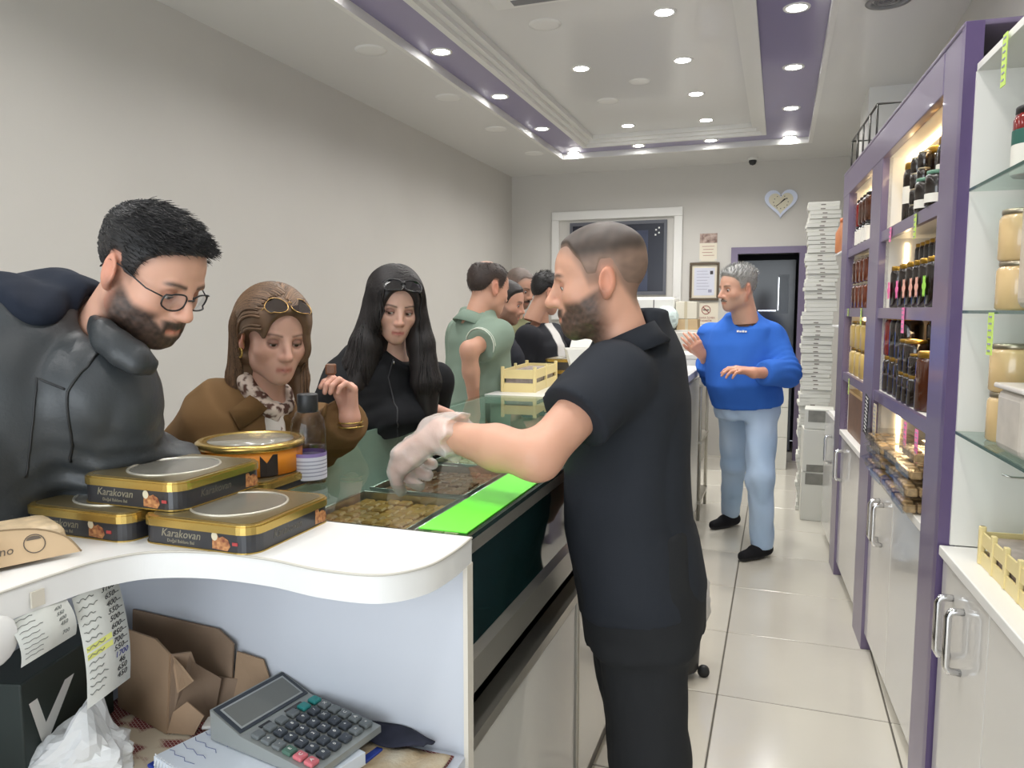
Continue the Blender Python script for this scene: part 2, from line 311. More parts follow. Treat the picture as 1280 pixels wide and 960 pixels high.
def base_unit(u0, u1, label, handles, v0=0., zt=.8):
    t = cabthing('base_cabinet', label, 'cabinet')
    Bx('carcass', (v0+.02, u0, .07), (VB, u1, zt), inner, t); Bx('plinth', (v0+.05, u0, 0), (VB, u1, .07), MM('plinth', srgb(170, 166, 158), .4), t)
    n = len(handles)
    for k, hu in enumerate(handles):
        a = u0+(u1-u0)*k/n; b = u0+(u1-u0)*(k+1)/n
        d = Bx('door', (v0, a+.002, .075), (v0+.019, b-.002, zt-.004), doorm, t, bev=.002)
        pts = [(v0, hu, .56), (v0-.03, hu, .562), (v0-.036, hu, .575), (v0-.036, hu, .705), (v0-.03, hu, .718), (v0, hu, .72)]
        MB().tube(pts, .0095, 10).build('handle', chrome, d)
    return t
SH = [1.805, 1.49, 1.145]
uA = shelf_unit(-1.0, -.18, 'white open shelf bay with glass shelves nearest the camera', [])
uB = shelf_unit(.05, 1.0, 'lit purple-railed shelf bay in the middle full of dark honey jars', SH); leds(uB, 1.0, 1.82, 2.1, .06); leds(uB, 1.0, 1.5, 1.755); leds(uB, 1.0, 1.15, 1.44); leds(uB, 1.0, .9, 1.09)
uC = shelf_unit(1.25, 1.98, 'lit purple-railed shelf bay at the far end with pale honey jars', SH); leds(uC, 1.98, 1.82, 2.1, 1.26); leds(uC, 1.98, 1.5, 1.755); leds(uC, 1.98, 1.15, 1.44); leds(uC, 1.98, .9, 1.09)
for u, t in ((.5, 'B'), (1.6, 'C')):                    # light given off by the LED strips
    for z in (2.06, 1.7, 1.4, 1.05):
        l = bpy.data.lights.new('led_glow', 'AREA'); l.shape = 'RECTANGLE'; l.size = .02; l.size_y = .6; l.energy = .4; l.color = (1, .74, .42)
        lo = bpy.data.objects.new('led_glow', l); COL.objects.link(lo); lo.parent = uB if t == 'B' else uC; lo.location = (.06, u, z); lo.rotation_euler = (0, .5, 0)
for (a, b, zt, lb) in [(-.165, .045, 2.235, 'purple post between the white bay and the jar bays'), (1.0, 1.25, 2.235, 'purple post between the two lit jar bays'), (1.98, 2.2, 2.235, 'purple post at the far end of the shelving')]:
    t = cabthing('shelf_post', lb, 'post'); Bx('post', (-.012, a, 0), (.03, b, zt), purplem, t, bev=.003)
    if a < 0: Bx('edge_strip', (-.014, a-.006, 0), (.03, a+.03, zt), MM('purple_deep', srgb(90, 74, 112), .3), t)
t = cabthing('shelf_header', 'glossy purple header board along the top of the lit shelves', 'shelf')
Bx('fascia', (-.014, .045, 2.105), (.02, 2.2, 2.225), purplem, t, bev=.003); Bx('cornice', (-.016, -.165, 2.225), (VB, 2.2, 2.24), purplem, t, bev=.005)
base_unit(-1.0, -.18, 'white gloss base cabinet with paired chrome handles nearest the camera', [-.40, -.30])
base_unit(.05, 1.0, 'white gloss base cabinet with two chrome handles under the clamshell packs', [.70, .78])
base_unit(1.25, 1.98, 'white gloss base cabinet with chrome handle under the far jars', [1.90])
dd = base_unit(2.2, 2.78, 'low white base cabinet beyond the purple posts', [2.4], .0, .83)
t = cabthing('glass_shelf_set', 'stray', 'x'); bpy.data.objects.remove(t)
gl = glassmat('shelf_glass', (.86, .96, .93), .93)
gedge = MM('glass_edge', srgb(62, 92, 86), .15)
for z, lb in ((1.80, 'top glass shelf in the white bay carrying one jar'), (1.48, 'middle glass shelf in the white bay with stacked cream jars'), (1.153, 'lower glass shelf in the white bay with cream honey jars')):
    t = cabthing('glass_shelf', lb, 'shelf'); Bx('pane', (.013, -.98, z-.008), (VB-.013, -.198, z), gl, t); Bx('front_edge', (.008, -.98, z-.008), (.013, -.198, z), gedge, t)
    for u in (-.3,):
        MB().tube([(VB-.02, u-.05, z-.09), (.1, u-.05, z-.09), (.08, u-.05, z-.084)], .003, 6).build('bracket_pin', steel, t)
# ---- jars
def jarmesh(r, h, lidc, body, label=None, shoulder=.8, seg=18):
    key = ('jar', r, h, lidc, body, label)
    if key in MT: return MT[key]
    mb = MB(); n = r*.82
    mb.m(0).lathe([(0, 0), (r*.9, 0), (r, r*.12), (r, h*shoulder), (r*.93, h*(shoulder+.06)), (n, h*.9), (n, h*.92)], seg)
    a = mb.mesh('jar_body')
    b = MB().lathe([(n*1.02, h*.89), (n*1.1, h*.895), (n*1.1, h*.985), (n*1.02, h), (0, h)], seg).mesh('lid')
    c = None
    if label: c = MB().lathe([(r*1.012, h*label[0]), (r*1.012, h*label[1])], seg, cap=False).mesh('paper_label')
    MT[key] = (a, b, c); return MT[key]
JC = {'dark': ((.013, .008, .006), .12), 'amber': (srgb(92, 40, 18), .12), 'red': (srgb(120, 22, 20), .12), 'cream': (srgb(214, 184, 134), .2), 'pale': (srgb(196, 168, 96), .18), 'brown': (srgb(70, 36, 20), .12)}
LC = {'gold': (srgb(170, 134, 58), .3, .9), 'silver': (srgb(170, 160, 140), .3, .8), 'black': (srgb(28, 26, 26), .4, 0), 'green': (srgb(90, 130, 110), .4, 0)}
PC = {'white': srgb(222, 218, 208), 'green': srgb(40, 92, 80), 'pink': srgb(240, 110, 170), 'peach': srgb(226, 168, 150), 'lime': srgb(160, 220, 80)}
def jar(u, v, z, r, h, body, lid, label_txt, lab=None, labc='white', cat='jar', group=None, name='honey_jar', tagc=None):
    a, b, c = jarmesh(r, h, lid, body, lab)
    t = cabthing(name, label_txt, cat, group); t.location = cpt(u, v, z)
    bc = JC[body]; lc = LC[lid]
    link('glass_body', a, [MM('honey_'+body, bc[0], bc[1], coat=.6)], t); link('lid', b, [MM('lid_'+lid, lc[0], lc[1], lc[2])], t)
    if c: link('paper_label', c, [MM('plabel_'+labc, PC[labc], .6)], t)
    if tagc:
        key = 'tagm'+tagc
        if key not in MT:
            pts = [((.028+.006*math.cos(6*q))*math.cos(q)*.8, (.028+.006*math.cos(6*q))*math.sin(q)*1.15) for q in np.linspace(0, 2*PI, 37)[:-1]]
            MT[key] = MB().prism(pts, 0, .0012).mesh('paper_tag'); MT[key].materials.append(MM('tag_'+tagc, PC[tagc], .6))
        o = link('paper_tag', MT[key], [], t); o.matrix_local = Matrix.Translation((-r-.004, 0, h*.42)) @ Matrix.Rotation(-PI/2, 4, 'Y') @ Matrix.Rotation(PI/2, 4, 'Z')
    return t
jg = lambda s: s
# bay B, top shelf
for k, (u, v) in enumerate([(.80, .075), (.64, .10), (.50, .09), (.33, .085), (.2, .08)]):
    jar(u, v, SH[0], .044, .24, 'dark', 'gold', 'tall dark jar with white label on top lit shelf, %s from the LED strip' % ORD[k], (.35, .62), group='tall jars on the top lit shelf')
for k, (u, v) in enumerate([(.58, .035), (.47, .035)]):
    for q in range(4): jar(u, v, SH[0]+q*.055, .022, .055, 'dark', 'silver', 'tiny dark jar in %s stack on top lit shelf, %s up' % (['left', 'right'][k], ORD[q]), group='tiny stacked jars on the top lit shelf')
jar(.345, .02, SH[0], .036, .11, 'dark', 'green', 'squat dark jar with green lid in front on top lit shelf', (.1, .35))
jar(.2, .02, SH[0], .036, .11, 'dark', 'green', 'squat dark jar with green lid at right end of top lit shelf', (.1, .35))
# bay B, second shelf
for k, (u, tc) in enumerate([(.87, 'pink'), (.71, 'pink'), (.585, 'peach'), (.47, 'peach'), (.38, 'peach'), (.27, 'lime')]):
    jar(u, .045, SH[1], .03, .165, 'dark', 'gold', '%s dark honey jar from the left with %s paper tag, second lit shelf' % (ORD[k], tc), cat='jar', group='tagged jars on the second lit shelf', tagc=tc)
for k in range(5):
    for q in range(2): jar(.84-k*.075, .12, SH[1]+q*.125, .028, .125, 'dark', 'gold', 'small dark bottle behind tagged jars, column %s, %s' % (ORD[k], ['bottom', 'top'][q]), name='small_bottle', cat='bottle', group='bottles behind the tagged jars')
# bay B, third shelf
for k, (u, b) in enumerate([(.93, 'dark'), (.82, 'dark'), (.71, 'dark')]):
    jar(u, .062, SH[2], .05, .15, b, 'gold', 'dark honey jar, %s from left in bottom back row, third lit shelf' % ORD[k], group='bottom back jars third shelf')
for k, (u, b) in enumerate([(.93, 'red'), (.82, 'dark'), (.71, 'dark'), (.59, 'dark'), (.47, 'dark'), (.35, 'dark')]):
    jar(u, .062 if k < 3 else .145, SH[2]+.15, .05, .165, b, 'gold', '%s honey jar in the upper back row, %s from left, third lit shelf' % ('red' if b == 'red' else 'dark', ORD[k]), group='upper back jars third shelf')
for k, u in enumerate([.59, .47, .35]): jar(u, .145, SH[2], .05, .15, 'dark', 'gold', 'dark jar hidden behind the front stack, %s from left, third lit shelf' % ORD[k], group='hidden jars third shelf')
for k, u in enumerate([.60, .51, .42]): jar(u, .046, SH[2], .041, .11, 'dark', 'gold', 'dark jar in the front stack bottom row, %s from left, third lit shelf' % ORD[k], group='front jars third shelf')
for k, (u, z, h) in enumerate([(.60, .11, .12), (.51, .11, .12), (.42, .11, .075)]): jar(u, .046, SH[2]+z, .041, h, 'dark', 'gold', 'dark jar in the front stack top row, %s from left, third lit shelf' % ORD[k], group='front jars third shelf')
jar(.30, .055, SH[2], .05, .2, 'brown', 'gold', 'tall brown honey jar at the right end of third lit shelf')
# bay C
for k, u in enumerate([1.9, 1.8, 1.7, 1.6]): jar(u, .058, SH[0], .045, .11, 'dark', 'black', 'squat jar with green-white label in bottom row, %s from left, far bay top shelf' % ORD[k], (.15, .8), group='labelled jars far top shelf')
for k, (u, b) in enumerate([(1.9, 'red'), (1.8, 'brown'), (1.7, 'brown'), (1.6, 'brown')]): jar(u, .058, SH[0]+.11, .045, .14, b, 'black', '%s jar with dark lid stacked on top, %s from left, far bay top shelf' % (b, ORD[k]), group='upper jars far top shelf')
for q in range(2):
    for k, u in enumerate([1.9, 1.78, 1.66, 1.54]): jar(u, .06, SH[1]+q*.13, .052, .13, 'amber' if k != 0 else 'brown', 'silver', 'amber honey jar, %s row, %s from left, far bay second shelf' % (['bottom', 'top'][q], ORD[k]), group='amber jars far bay')
for q in range(2):
    for k, u in enumerate([1.87, 1.7, 1.53]): jar(u, .082, SH[2]+q*.14, .075, .14, 'pale', 'gold', 'wide pale honey jar, %s row, %s from left, far bay third shelf' % (['bottom', 'top'][q], ORD[k]), group='pale jars far bay')
t = cabthing('wooden_box', 'tall dark brown wooden box with light lid in far bay bottom shelf', 'box'); t.location = cpt(1.66, .095, .828)
wood = MM('walnut', srgb(112, 78, 52), .4, var=.25, vscale=14)
Bx('box_body', (-.075, -.25, 0), (.13, .25, .215), wood, t, bev=.003); Bx('lid', (-.078, -.253, .215), (.133, .253, .23), MM('light_wood', srgb(190, 156, 104), .4), t, bev=.002)
# bay A
jar(-.365, .10, 1.80, .048, .165, 'red', 'black', 'red sauce jar with green and white label on top glass shelf', (.02, .45))
MB().lathe([(.0487, .165*.45), (.0487, .165*.66)], 18, cap=False).build('paper_label', MM('plabel_green', PC['green'], .5), [x for x in bpy.data.objects if x.get('label', '').startswith('red sauce')][0])
for k, (z, h) in enumerate([(1.48, .12), (1.60, .125)]): jar(-.35, .09, z, .05, h, 'cream', 'silver', 'cream honey jar, %s of the stack on the middle glass shelf' % ['bottom', 'top'][k])
jar(-.42, .17, 1.48, .055, .12, 'red', 'silver', 'red jam jar behind cream jars on middle glass shelf')
for k, (z, h) in enumerate([(1.153, .125), (1.278, .12)]): jar(-.345, .09, z, .052, h, 'cream', 'silver', 'cream honey jar, %s of the stack on the lower glass shelf' % ['bottom', 'top'][k])
jar(-.45, .14, 1.153, .052, .12, 'cream', 'silver', 'single cream honey jar right of the stack on lower glass shelf')
clear = glassmat('clear_plastic', (.98, .97, .95), .93, .08, 1.35)
t = cabthing('pouch', 'beige translucent food pouch standing on the middle glass shelf', 'bag'); t.location = cpt(-.53, .08, 1.48)
MB().box((-.03, -.08, 0), (.03, .08, .26), .028, seg=4).build('bag_body', MM('pouch', srgb(206, 192, 172), .35, var=.15, vscale=25), t); Bx('seal', (-.004, -.085, .255), (.004, .085, .285), MM('pouch2', srgb(196, 160, 130), .4), t)
t = cabthing('plastic_tub', 'clear square plastic tub hanging over the lower glass shelf front', 'tub'); t.location = cpt(-.56, .08, 1.30)
MB().box((-.06, -.09, -.145), (.06, .09, .0), .02, seg=3).build('tub_body', MM('tub', srgb(198, 190, 178), .25, var=.1, vscale=18), t); Bx('lid', (-.065, -.095, 0), (.065, .095, .012), MM('tub_lid', srgb(214, 208, 200), .3), t, bev=.004)
# crate with slotted sides
cratem = MM('crate_cream', srgb(226, 208, 150), .45)
def crate(name, label, L, Wd, H, posts, slots, fill, parentM, lid=None):
    t = empty(name, label=label, cat='crate'); t.matrix_world = parentM
    th = .006
    def side(length, n, M):
        for (z0, z1) in [(0, H*.4), (H*.6, H)]: MB().box((-length/2, -th/2, z0), (length/2, th/2, z1), M=M).build('slat', cratem, t)
        for i in range(n+1):
            x = -length/2+length*i/n; MB().box((x-.008, -th/2-.003, 0), (x+.008, th/2+.003, H+.014), .002, M=M).build('upright', cratem, t)
    side(L, posts, Matrix.Translation((0, -Wd/2, 0))); side(L, posts, Matrix.Translation((0, Wd/2, 0)))
    side(Wd, 1 if posts < 4 else 2, Matrix.Translation((-L/2, 0, 0)) @ Matrix.Rotation(PI/2, 4, 'Z')); side(Wd, 1 if posts < 4 else 2, Matrix.Translation((L/2, 0, 0)) @ Matrix.Rotation(PI/2, 4, 'Z'))
    Bx('crate_floor', (-L/2, -Wd/2, 0), (L/2, Wd/2, .006), cratem, t)
    Bx('packed_sweets', (-L/2+.01, -Wd/2+.01, .008), (L/2-.01, Wd/2-.01, H*.88), fill, t, bev=.006)
    return t
crate('cream_crate', 'cream slotted crate with wrapped sweets on the white bay ledge', .46, .2, .085, 5, 1, MM('sweet_wrap', srgb(176, 160, 152), .25, var=.2, vscale=30), CM @ Matrix.Translation((.15, -.56, .829)) @ Matrix.Rotation(PI/2, 4, 'Z'))
# clamshell packs on the bay B ledge
combm = MM('honeycomb', srgb(206, 178, 136), .3, var=.4, vscale=60, bump=.5, bscale=90)
for q in range(4):
    for k in range(4):
        u = .87-k*.215+random.uniform(-.008, .008); z = .83+q*.055
        if q == 3 and k != 3: continue
        t = cabthing('clamshell_pack', 'clear clamshell pack of honeycomb sweets, %s layer of the pile, %s from left' % (['bottom', 'second', 'third', 'top'][q], ORD[k]), 'package', 'clamshell packs under the honey shelf'); t.matrix_world = CM @ Matrix.Translation((.05+random.uniform(-.012, .012), u, z)) @ Matrix.Rotation(random.uniform(-.05, .05), 4, 'Z')
        if 'clam' not in MT:
            mb = MB().box((-.085, -.095, .026), (.085, .095, .03)); 
            for sx in (-1, 1): mb.box((sx*.085-.001, -.095, .002), (sx*.085+.001, .095, .028))
            for sy in (-1, 1): mb.box((-.085, sy*.095-.001, .002), (.085, sy*.095+.001, .028))
            lidm = MB().add([(-.1, -.105, .031), (.1, -.105, .031), (.1, .105, .031), (-.1, .105, .031), (-.075, -.085, .05), (.075, -.085, .05), (.075, .085, .05), (-.075, .085, .05)], [(0,1,5,4),(1,2,6,5),(2,3,7,6),(3,0,4,7),(4,5,6,7)])
            fill = MB()
            for i in range(4):
                for j in range(4): fill.box((-.078+i*.039, -.088+j*.044, .003), (-.043+i*.039, -.048+j*.044, .026+.008*random.random()), .004, seg=1)
            MT['clam'] = (mb.mesh('tray'), lidm.mesh('lid'), fill.mesh('sweets'))
        link('tray', MT['clam'][0], [clear], t); link('lid', MT['clam'][1], [clear], t); link('sweets', MT['clam'][2], [combm], t)
# cards and price tags hanging from the rails
def hang(u, z0, z1, c, lb, w=.03, lines=True, v=-.008, rot=0):
    key = 'hang_'+c; cols = {'pink': srgb(240, 130, 180), 'lime': srgb(196, 222, 110), 'black': srgb(40, 38, 40), 'picture': srgb(196, 186, 160)}
    t = cabthing('price_tag', lb, 'tag'); t.matrix_world = CM @ Matrix.Translation((v, u, z1)) @ Matrix.Rotation(rot, 4, 'X')
    pts = []; H = z1-z0
    n = 5
    for i in range(n+1): pts.append((w/2*(1+.12*(i % 2)), -H*i/n))
    for i in range(n, -1, -1): pts.append((-w/2*(1+.12*(i % 2)), -H*i/n))
    M = Matrix(((0, 0, 1, 0), (1, 0, 0, 0), (0, 1, 0, 0), (0, 0, 0, 1)))
    MB().prism(pts, -.002, 0, M).build('card', MM(key, cols[c], .6), t)
    if lines:
        for i in range(int(H/.016)): Bx('written_line', (-.0032, -w*.3, -.012-i*.016), (-.002, w*.28, -.008-i*.016), whitem if c == 'black' else MM('certink'), t)
hang(.35, 1.72, 1.80, 'lime', 'lime price tag hanging below the top lit shelf'); hang(.78, 1.745, 1.80, 'pink', 'pink price tag on the top lit rail by the post')
hang(.47, 1.40, 1.49, 'pink', 'pink price tag hanging over the second rail', .035); hang(.34, 1.02, 1.1, 'pink', 'left pink price tag above the clamshell packs', .035); hang(.17, .995, 1.1, 'pink', 'right pink price tag above the clamshell packs', .04)
hang(1.42, 1.41, 1.49, 'lime', 'lime price tag on the far bay second rail'); hang(1.86, 1.45, 1.49, 'lime', 'small lime slip at far bay second rail left end', .02); hang(1.72, 1.05, 1.13, 'lime', 'lime slip hanging in the far bay above the wooden box', .02)
hang(-.46, 1.375, 1.475, 'lime', 'lime price tag under the middle glass shelf', .035, v=.004); hang(-.42, 2.0, 2.12, 'lime', 'lime slip hanging at the top of white bay', .03, v=.01)
hang(.99, .95, 1.12, 'black', 'black price card with white writing hanging at the post', .09, v=-.03, rot=.15); hang(.86, .95, 1.1, 'picture', 'printed picture card hanging beside the black card', .06, v=-.02)
# ================================================================ cash desk
desktop = MM('desk_white', srgb(226, 226, 224), .35, coat=.2); deskp = MM('desk_panel', srgb(196, 201, 210), .4)
gold = MM('gold_tin', srgb(190, 162, 92), .25, .85); tinblack = MM('tin_black', srgb(44, 44, 48), .3, coat=.3)
def smooth_poly(pts, n=6):
    P = [np.array(p) for p in pts]; out = []
    for i in range(len(P)-1):
        p0 = P[max(i-1, 0)]; p1 = P[i]; p2 = P[i+1]; p3 = P[min(i+2, len(P)-1)]
        for k in range(n):
            t = k/n; out.append(tuple(.5*((2*p1)+(-p0+p2)*t+(2*p0-5*p1+4*p2-p3)*t*t+(-p0+3*p1-3*p2+p3)*t**3)))
    return out+[tuple(P[-1])]
desk = empty('cash_desk', (0, 0, 0), label='white curved cash desk with open niche in the foreground', cat='desk')
edge = smooth_poly([(-.478, 1.15), (-.476, 1.066), (-.488, .99), (-.535, .937), (-.627, .928), (-.73, .942), (-.843, .938), (-.932, .905), (-.971, .846), (-.980, .784), (-.985, .705), (-.99, .5), (-.99, .2)], 16)
poly = edge+[(-1.275, .2), (-1.275, 1.15)]
MB().prism(poly[::-1], 1.056, 1.1).build('worktop', desktop, desk)
rim = [(x, y, 1.0985) for x, y in edge]; MB().tube(rim, .0022, 5).build('edge_band', MM('edge_band', srgb(190, 186, 176), .5), desk)
Bx('back_panel', (-1.26, 1.133, 0), (-.483, 1.15, 1.056), deskp, desk); Bx('edge_strip', (-.485, 1.128, 0), (-.477, 1.152, 1.056), MM('edge_cream', srgb(214, 208, 196), .5), desk)
Bx('outer_panel', (-1.268, .2, 0), (-1.25, 1.133, 1.056), deskp, desk); Bx('inner_shelf', (-1.25, .2, .69), (-.483, 1.133, .72), deskp, desk); Bx('leg_panel', (-1.25, .2, 0), (-.483, .22, .69), deskp, desk)
MB().lathe([(0, .0), (.03, 0), (.036, .006), (.036, .018), (.03, .024), (0, .024)], 20, basis((-1.0, .69, 1.035), (0, 1, 0), (0, 0, 1), (1, 0, 0))).build('round_cap', desktop, desk)
for x, y in ((-.62, 1.132), (-.7, 1.132)): MB().lathe([(0, 0), (.003, 0), (.003, .002), (0, .002)], 8, basis((x, y, .98), (1, 0, 0), (0, 0, 1), (0, -1, 0))).build('screw', steel, desk)
Bx('stain', (-.982, .745, 1.062), (-.9785, .765, 1.085), MM('stain', srgb(206, 200, 186), .6), desk)
# cloth covering the shelf
def clothmat():
    m = MM('woven_cloth', srgb(130, 40, 46), .9); nt = m.node_tree; b = nt.nodes['Principled BSDF']; tc = nt.nodes.new('ShaderNodeTexCoord')
    br = nt.nodes.new('ShaderNodeTexBrick'); br.inputs['Scale'].default_value = 95; br.inputs['Color1'].default_value = srgb(124, 52, 54)+(1,); br.inputs['Color2'].default_value = srgb(104, 40, 44)+(1,); br.inputs['Mortar'].default_value = srgb(214, 196, 184)+(1,); br.inputs['Mortar Size'].default_value = .028; br.inputs['Brick Width'].default_value = .8; br.inputs['Row Height'].default_value = .5
    mp = nt.nodes.new('ShaderNodeMapping'); mp.inputs['Rotation'].default_value = (0, 0, .5); nt.links.new(tc.outputs['Object'], mp.inputs['Vector']); nt.links.new(mp.outputs[0], br.inputs['Vector'])
    n = nt.nodes.new('ShaderNodeTexNoise'); n.inputs['Scale'].default_value = 9; nt.links.new(tc.outputs['Object'], n.inputs['Vector'])
    r = nt.nodes.new('ShaderNodeValToRGB'); r.color_ramp.elements[0].position = .53; r.color_ramp.elements[1].position = .56
    mx = nt.nodes.new('ShaderNodeMixRGB'); mx.inputs[2].default_value = srgb(196, 184, 162)+(1,); nt.links.new(n.outputs[0], r.inputs[0]); nt.links.new(r.outputs[0], mx.inputs[0]); nt.links.new(br.outputs[0], mx.inputs[1]); nt.links.new(mx.outputs[0], b.inputs['Base Color'])
    return m
def sheet(x0, x1, y0, y1, z, nx, ny, amp, fr, seed=0, edge_drop=0):
    r = np.random.default_rng(seed); W_ = [(r.normal(size=2)*fr, r.uniform(0, 6.28), r.uniform(.4, 1)) for _ in range(6)]; mb = MB(); mb.smooth = True; vs = []
    for k in (0, 1):
        for j in range(ny+1):
            for i in range(nx+1):
                x = x0+(x1-x0)*i/nx; y = y0+(y1-y0)*j/ny; h = sum(a*math.sin(w[0]*x+w[1]*y+p) for w, p, a in W_)/3
                vs.append((x, y, z+amp*(h+1)+(.0 if k else -.002)))
    fs = []; n = (nx+1)*(ny+1)
    for j in range(ny):
        for i in range(nx):
            a = j*(nx+1)+i; fs += [(a, a+nx+1, a+nx+2, a+1), (n+a, n+a+1, n+a+nx+2, n+a+nx+1)]
    for i in range(nx): fs += [(i, i+1, n+i+1, n+i), (ny*(nx+1)+i+1, ny*(nx+1)+i, n+ny*(nx+1)+i, n+ny*(nx+1)+i+1)]
    for j in range(ny): a = j*(nx+1); b = a+nx; fs += [(a+nx+1, a, n+a, n+a+nx+1), (b, b+nx+1, n+b+nx+1, n+b)]
    return mb.add(vs, fs)
tag(sheet(-1.2, -.5, .45, 1.12, .7225, 30, 26, .0012, 40, 1).build('desk_cloth', clothmat()), 'red and beige woven cloth lying over the desk shelf', 'cloth')
lace = MM('lace', srgb(196, 188, 168), .9, bump=.6, bscale=120, col2=srgb(168, 140, 100), vscale=14)
tag(sheet(-.655, -.497, .86, 1.1, .727, 22, 26, .006, 55, 4).build('lace_cloth', lace), 'crumpled beige lace cloth at the right end of the desk shelf', 'cloth')
navy = MM('navy_cloth', srgb(38, 40, 56), .9, var=.3, vscale=40)
tag(sheet(-.69, -.54, 1.085, 1.13, .735, 16, 6, .012, 50, 6).build('dark_cloth', navy), 'small dark navy cloth bunched against the desk back panel', 'cloth')
# notebook, folder, calculator
rzC = math.atan2(-.18, .984)
t = empty('folder', (-.79, 1.0, .7275), rz=rzC, label='blue plastic folder under the spiral notebook', cat='folder')
Bx('cover', (-.155, -.115, 0), (.155, .115, .006), MM('folder_blue', srgb(38, 62, 150), .4), t, bev=.002)
nb = empty('spiral_notebook', (-.795, .985, .734), rz=rzC-.12, label='white spiral notebook with handwritten page under the calculator', cat='notebook')
Bx('pages', (-.12, -.115, 0), (.15, .1, .02), MM('page', srgb(216, 224, 234), .8), nb, bev=.001); Bx('cover', (-.12, -.115, -.002), (.15, .1, 0), MM('cover_white', srgb(226, 226, 224), .5), nb)
MB().tube([(-.118+.0045*k*.5, -.113+.006*math.sin(k*PI/2), .01+.0135*math.cos(k*PI/2)) for k in range(118)], .0011, 5).build('spiral', MM('spiral_wire', srgb(220, 224, 228), .3), nb)
Bx('red_mark', (-.02, -.1165, .004), (.035, -.115, .014), MM('red_mark', srgb(196, 44, 44), .6), nb)
for k in range(8): MB().tube([(-.115+.01*q+.0, -.09+.024*k*.9+.003*math.sin(q*2.1+k), .0205) for q in range(8)], .0006, 4).build('handwriting', MM('biro', srgb(110, 120, 160), .7), nb)
calc = empty('calculator', (-.755, 1.035, .757), rz=rzC, label='large grey desktop calculator with dark, teal and pink keys', cat='calculator')
cb = MM('calc_grey', srgb(150, 154, 152), .35, .2); cl = .118; cw = .08
# local x = towards the user end, local y = to the keys' right
prof = [(-cl, 0), (cl, 0), (cl, .012), (-.045, .026), (-cl, .052)]
M1 = Matrix(((1, 0, 0, 0), (0, 0, -1, cw), (0, 1, 0, 0), (0, 0, 0, 1)))
bm_ = MB().prism(prof, 0, 2*cw, M1); body = bm_.build('body', cb, calc)
sl = (.052-.026)/(cl-.045); ang = math.atan(sl)
MS = Matrix.Translation((-.045, 0, .0262)) @ Matrix.Rotation(ang, 4, 'Y')
MB().box((-.074, -cw+.003, 0), (-.004, cw-.003, .002), .0008, M=MS, seg=1).build('screen_bezel', MM('calc_bezel', srgb(48, 54, 62), .25), calc)
scr = MB().box((-.062, -cw+.014, .0021), (-.014, cw-.014, .0028), M=MS).build('screen', MM('lcd', srgb(112, 114, 110), .2), calc)
MB().box((-.0655, -cw+.0105, .002), (-.0105, cw-.0105, .0024), M=MS).build('screen_frame', MM('lcd_frame', srgb(160, 164, 164), .35), calc)
a2 = math.atan((.026-.012)/(cl+.045)); MK = Matrix.Translation((-.045, 0, .0262)) @ Matrix.Rotation(a2, 4, 'Y')
MB().box((.003, .012, 0), (.013, .05, .0012), M=MK).build('solar_cell', MM('solar', srgb(50, 46, 44), .2), calc); MB().box((.003, -.045, 0), (.01, -.022, .0012), M=MK).build('slide_switch', blackp, calc)
kme = MB().box((-.0095, -.0093, 0), (.0095, .0093, .008), .003).mesh('key')
kc = {'d': MM('key_dark', srgb(58, 64, 72), .45), 'g': MM('key_grey', srgb(104, 110, 112), .45), 't': MM('key_teal', srgb(42, 134, 132), .45), 'p': MM('key_pink', srgb(206, 110, 118), .45), 'e': MM('key_green', srgb(76, 110, 96), .45)}
def kcopy(): q = kme.copy(); q.materials.clear(); return q
lay = ['gggttt'.replace('ttt', 'gtt'), 'gddddg', 'gddddg', 'pddddg', 'pdddgg']
lay = ['gggtt.', 'gddddg', 'gddddg', 'eddddg', 'pddddg', 'pdddgg']
glyph = ['MMRC%G', '+789/X', '-456X>', 'E123-C', 'C0.0+A', 'A00.=+']
for i in range(6):
    for j in range(6):
        c = lay[i][j] if lay[i][j] != '.' else 'g'
        if i == 0: c = 'gggggt'[j] if j < 4 else 't'
        me = kme.copy() if False else None
        k = bpy.data.objects.new('key', kme if c == 'd' else KM[c] if 'KM' in globals() and c in KM else kcopy()); COL.objects.link(k); k.parent = calc
        if 'KM' not in globals(): KM = {}
        if not k.data.materials or c not in KM: k.data.materials.clear(); k.data.materials.append(kc[c])
        KM[c] = k.data
        k.matrix_local = MK @ Matrix.Translation((.024+i*.0238, -.064+j*.0256, .0))
        if i > 0 and glyph[i][j] not in '>': 
            q = text('key_glyph', glyph[i][j], .009, paper, k, Matrix.Translation((0, 0, .0082)) @ Matrix.Rotation(PI/2, 4, 'Z'), depth=.0002)
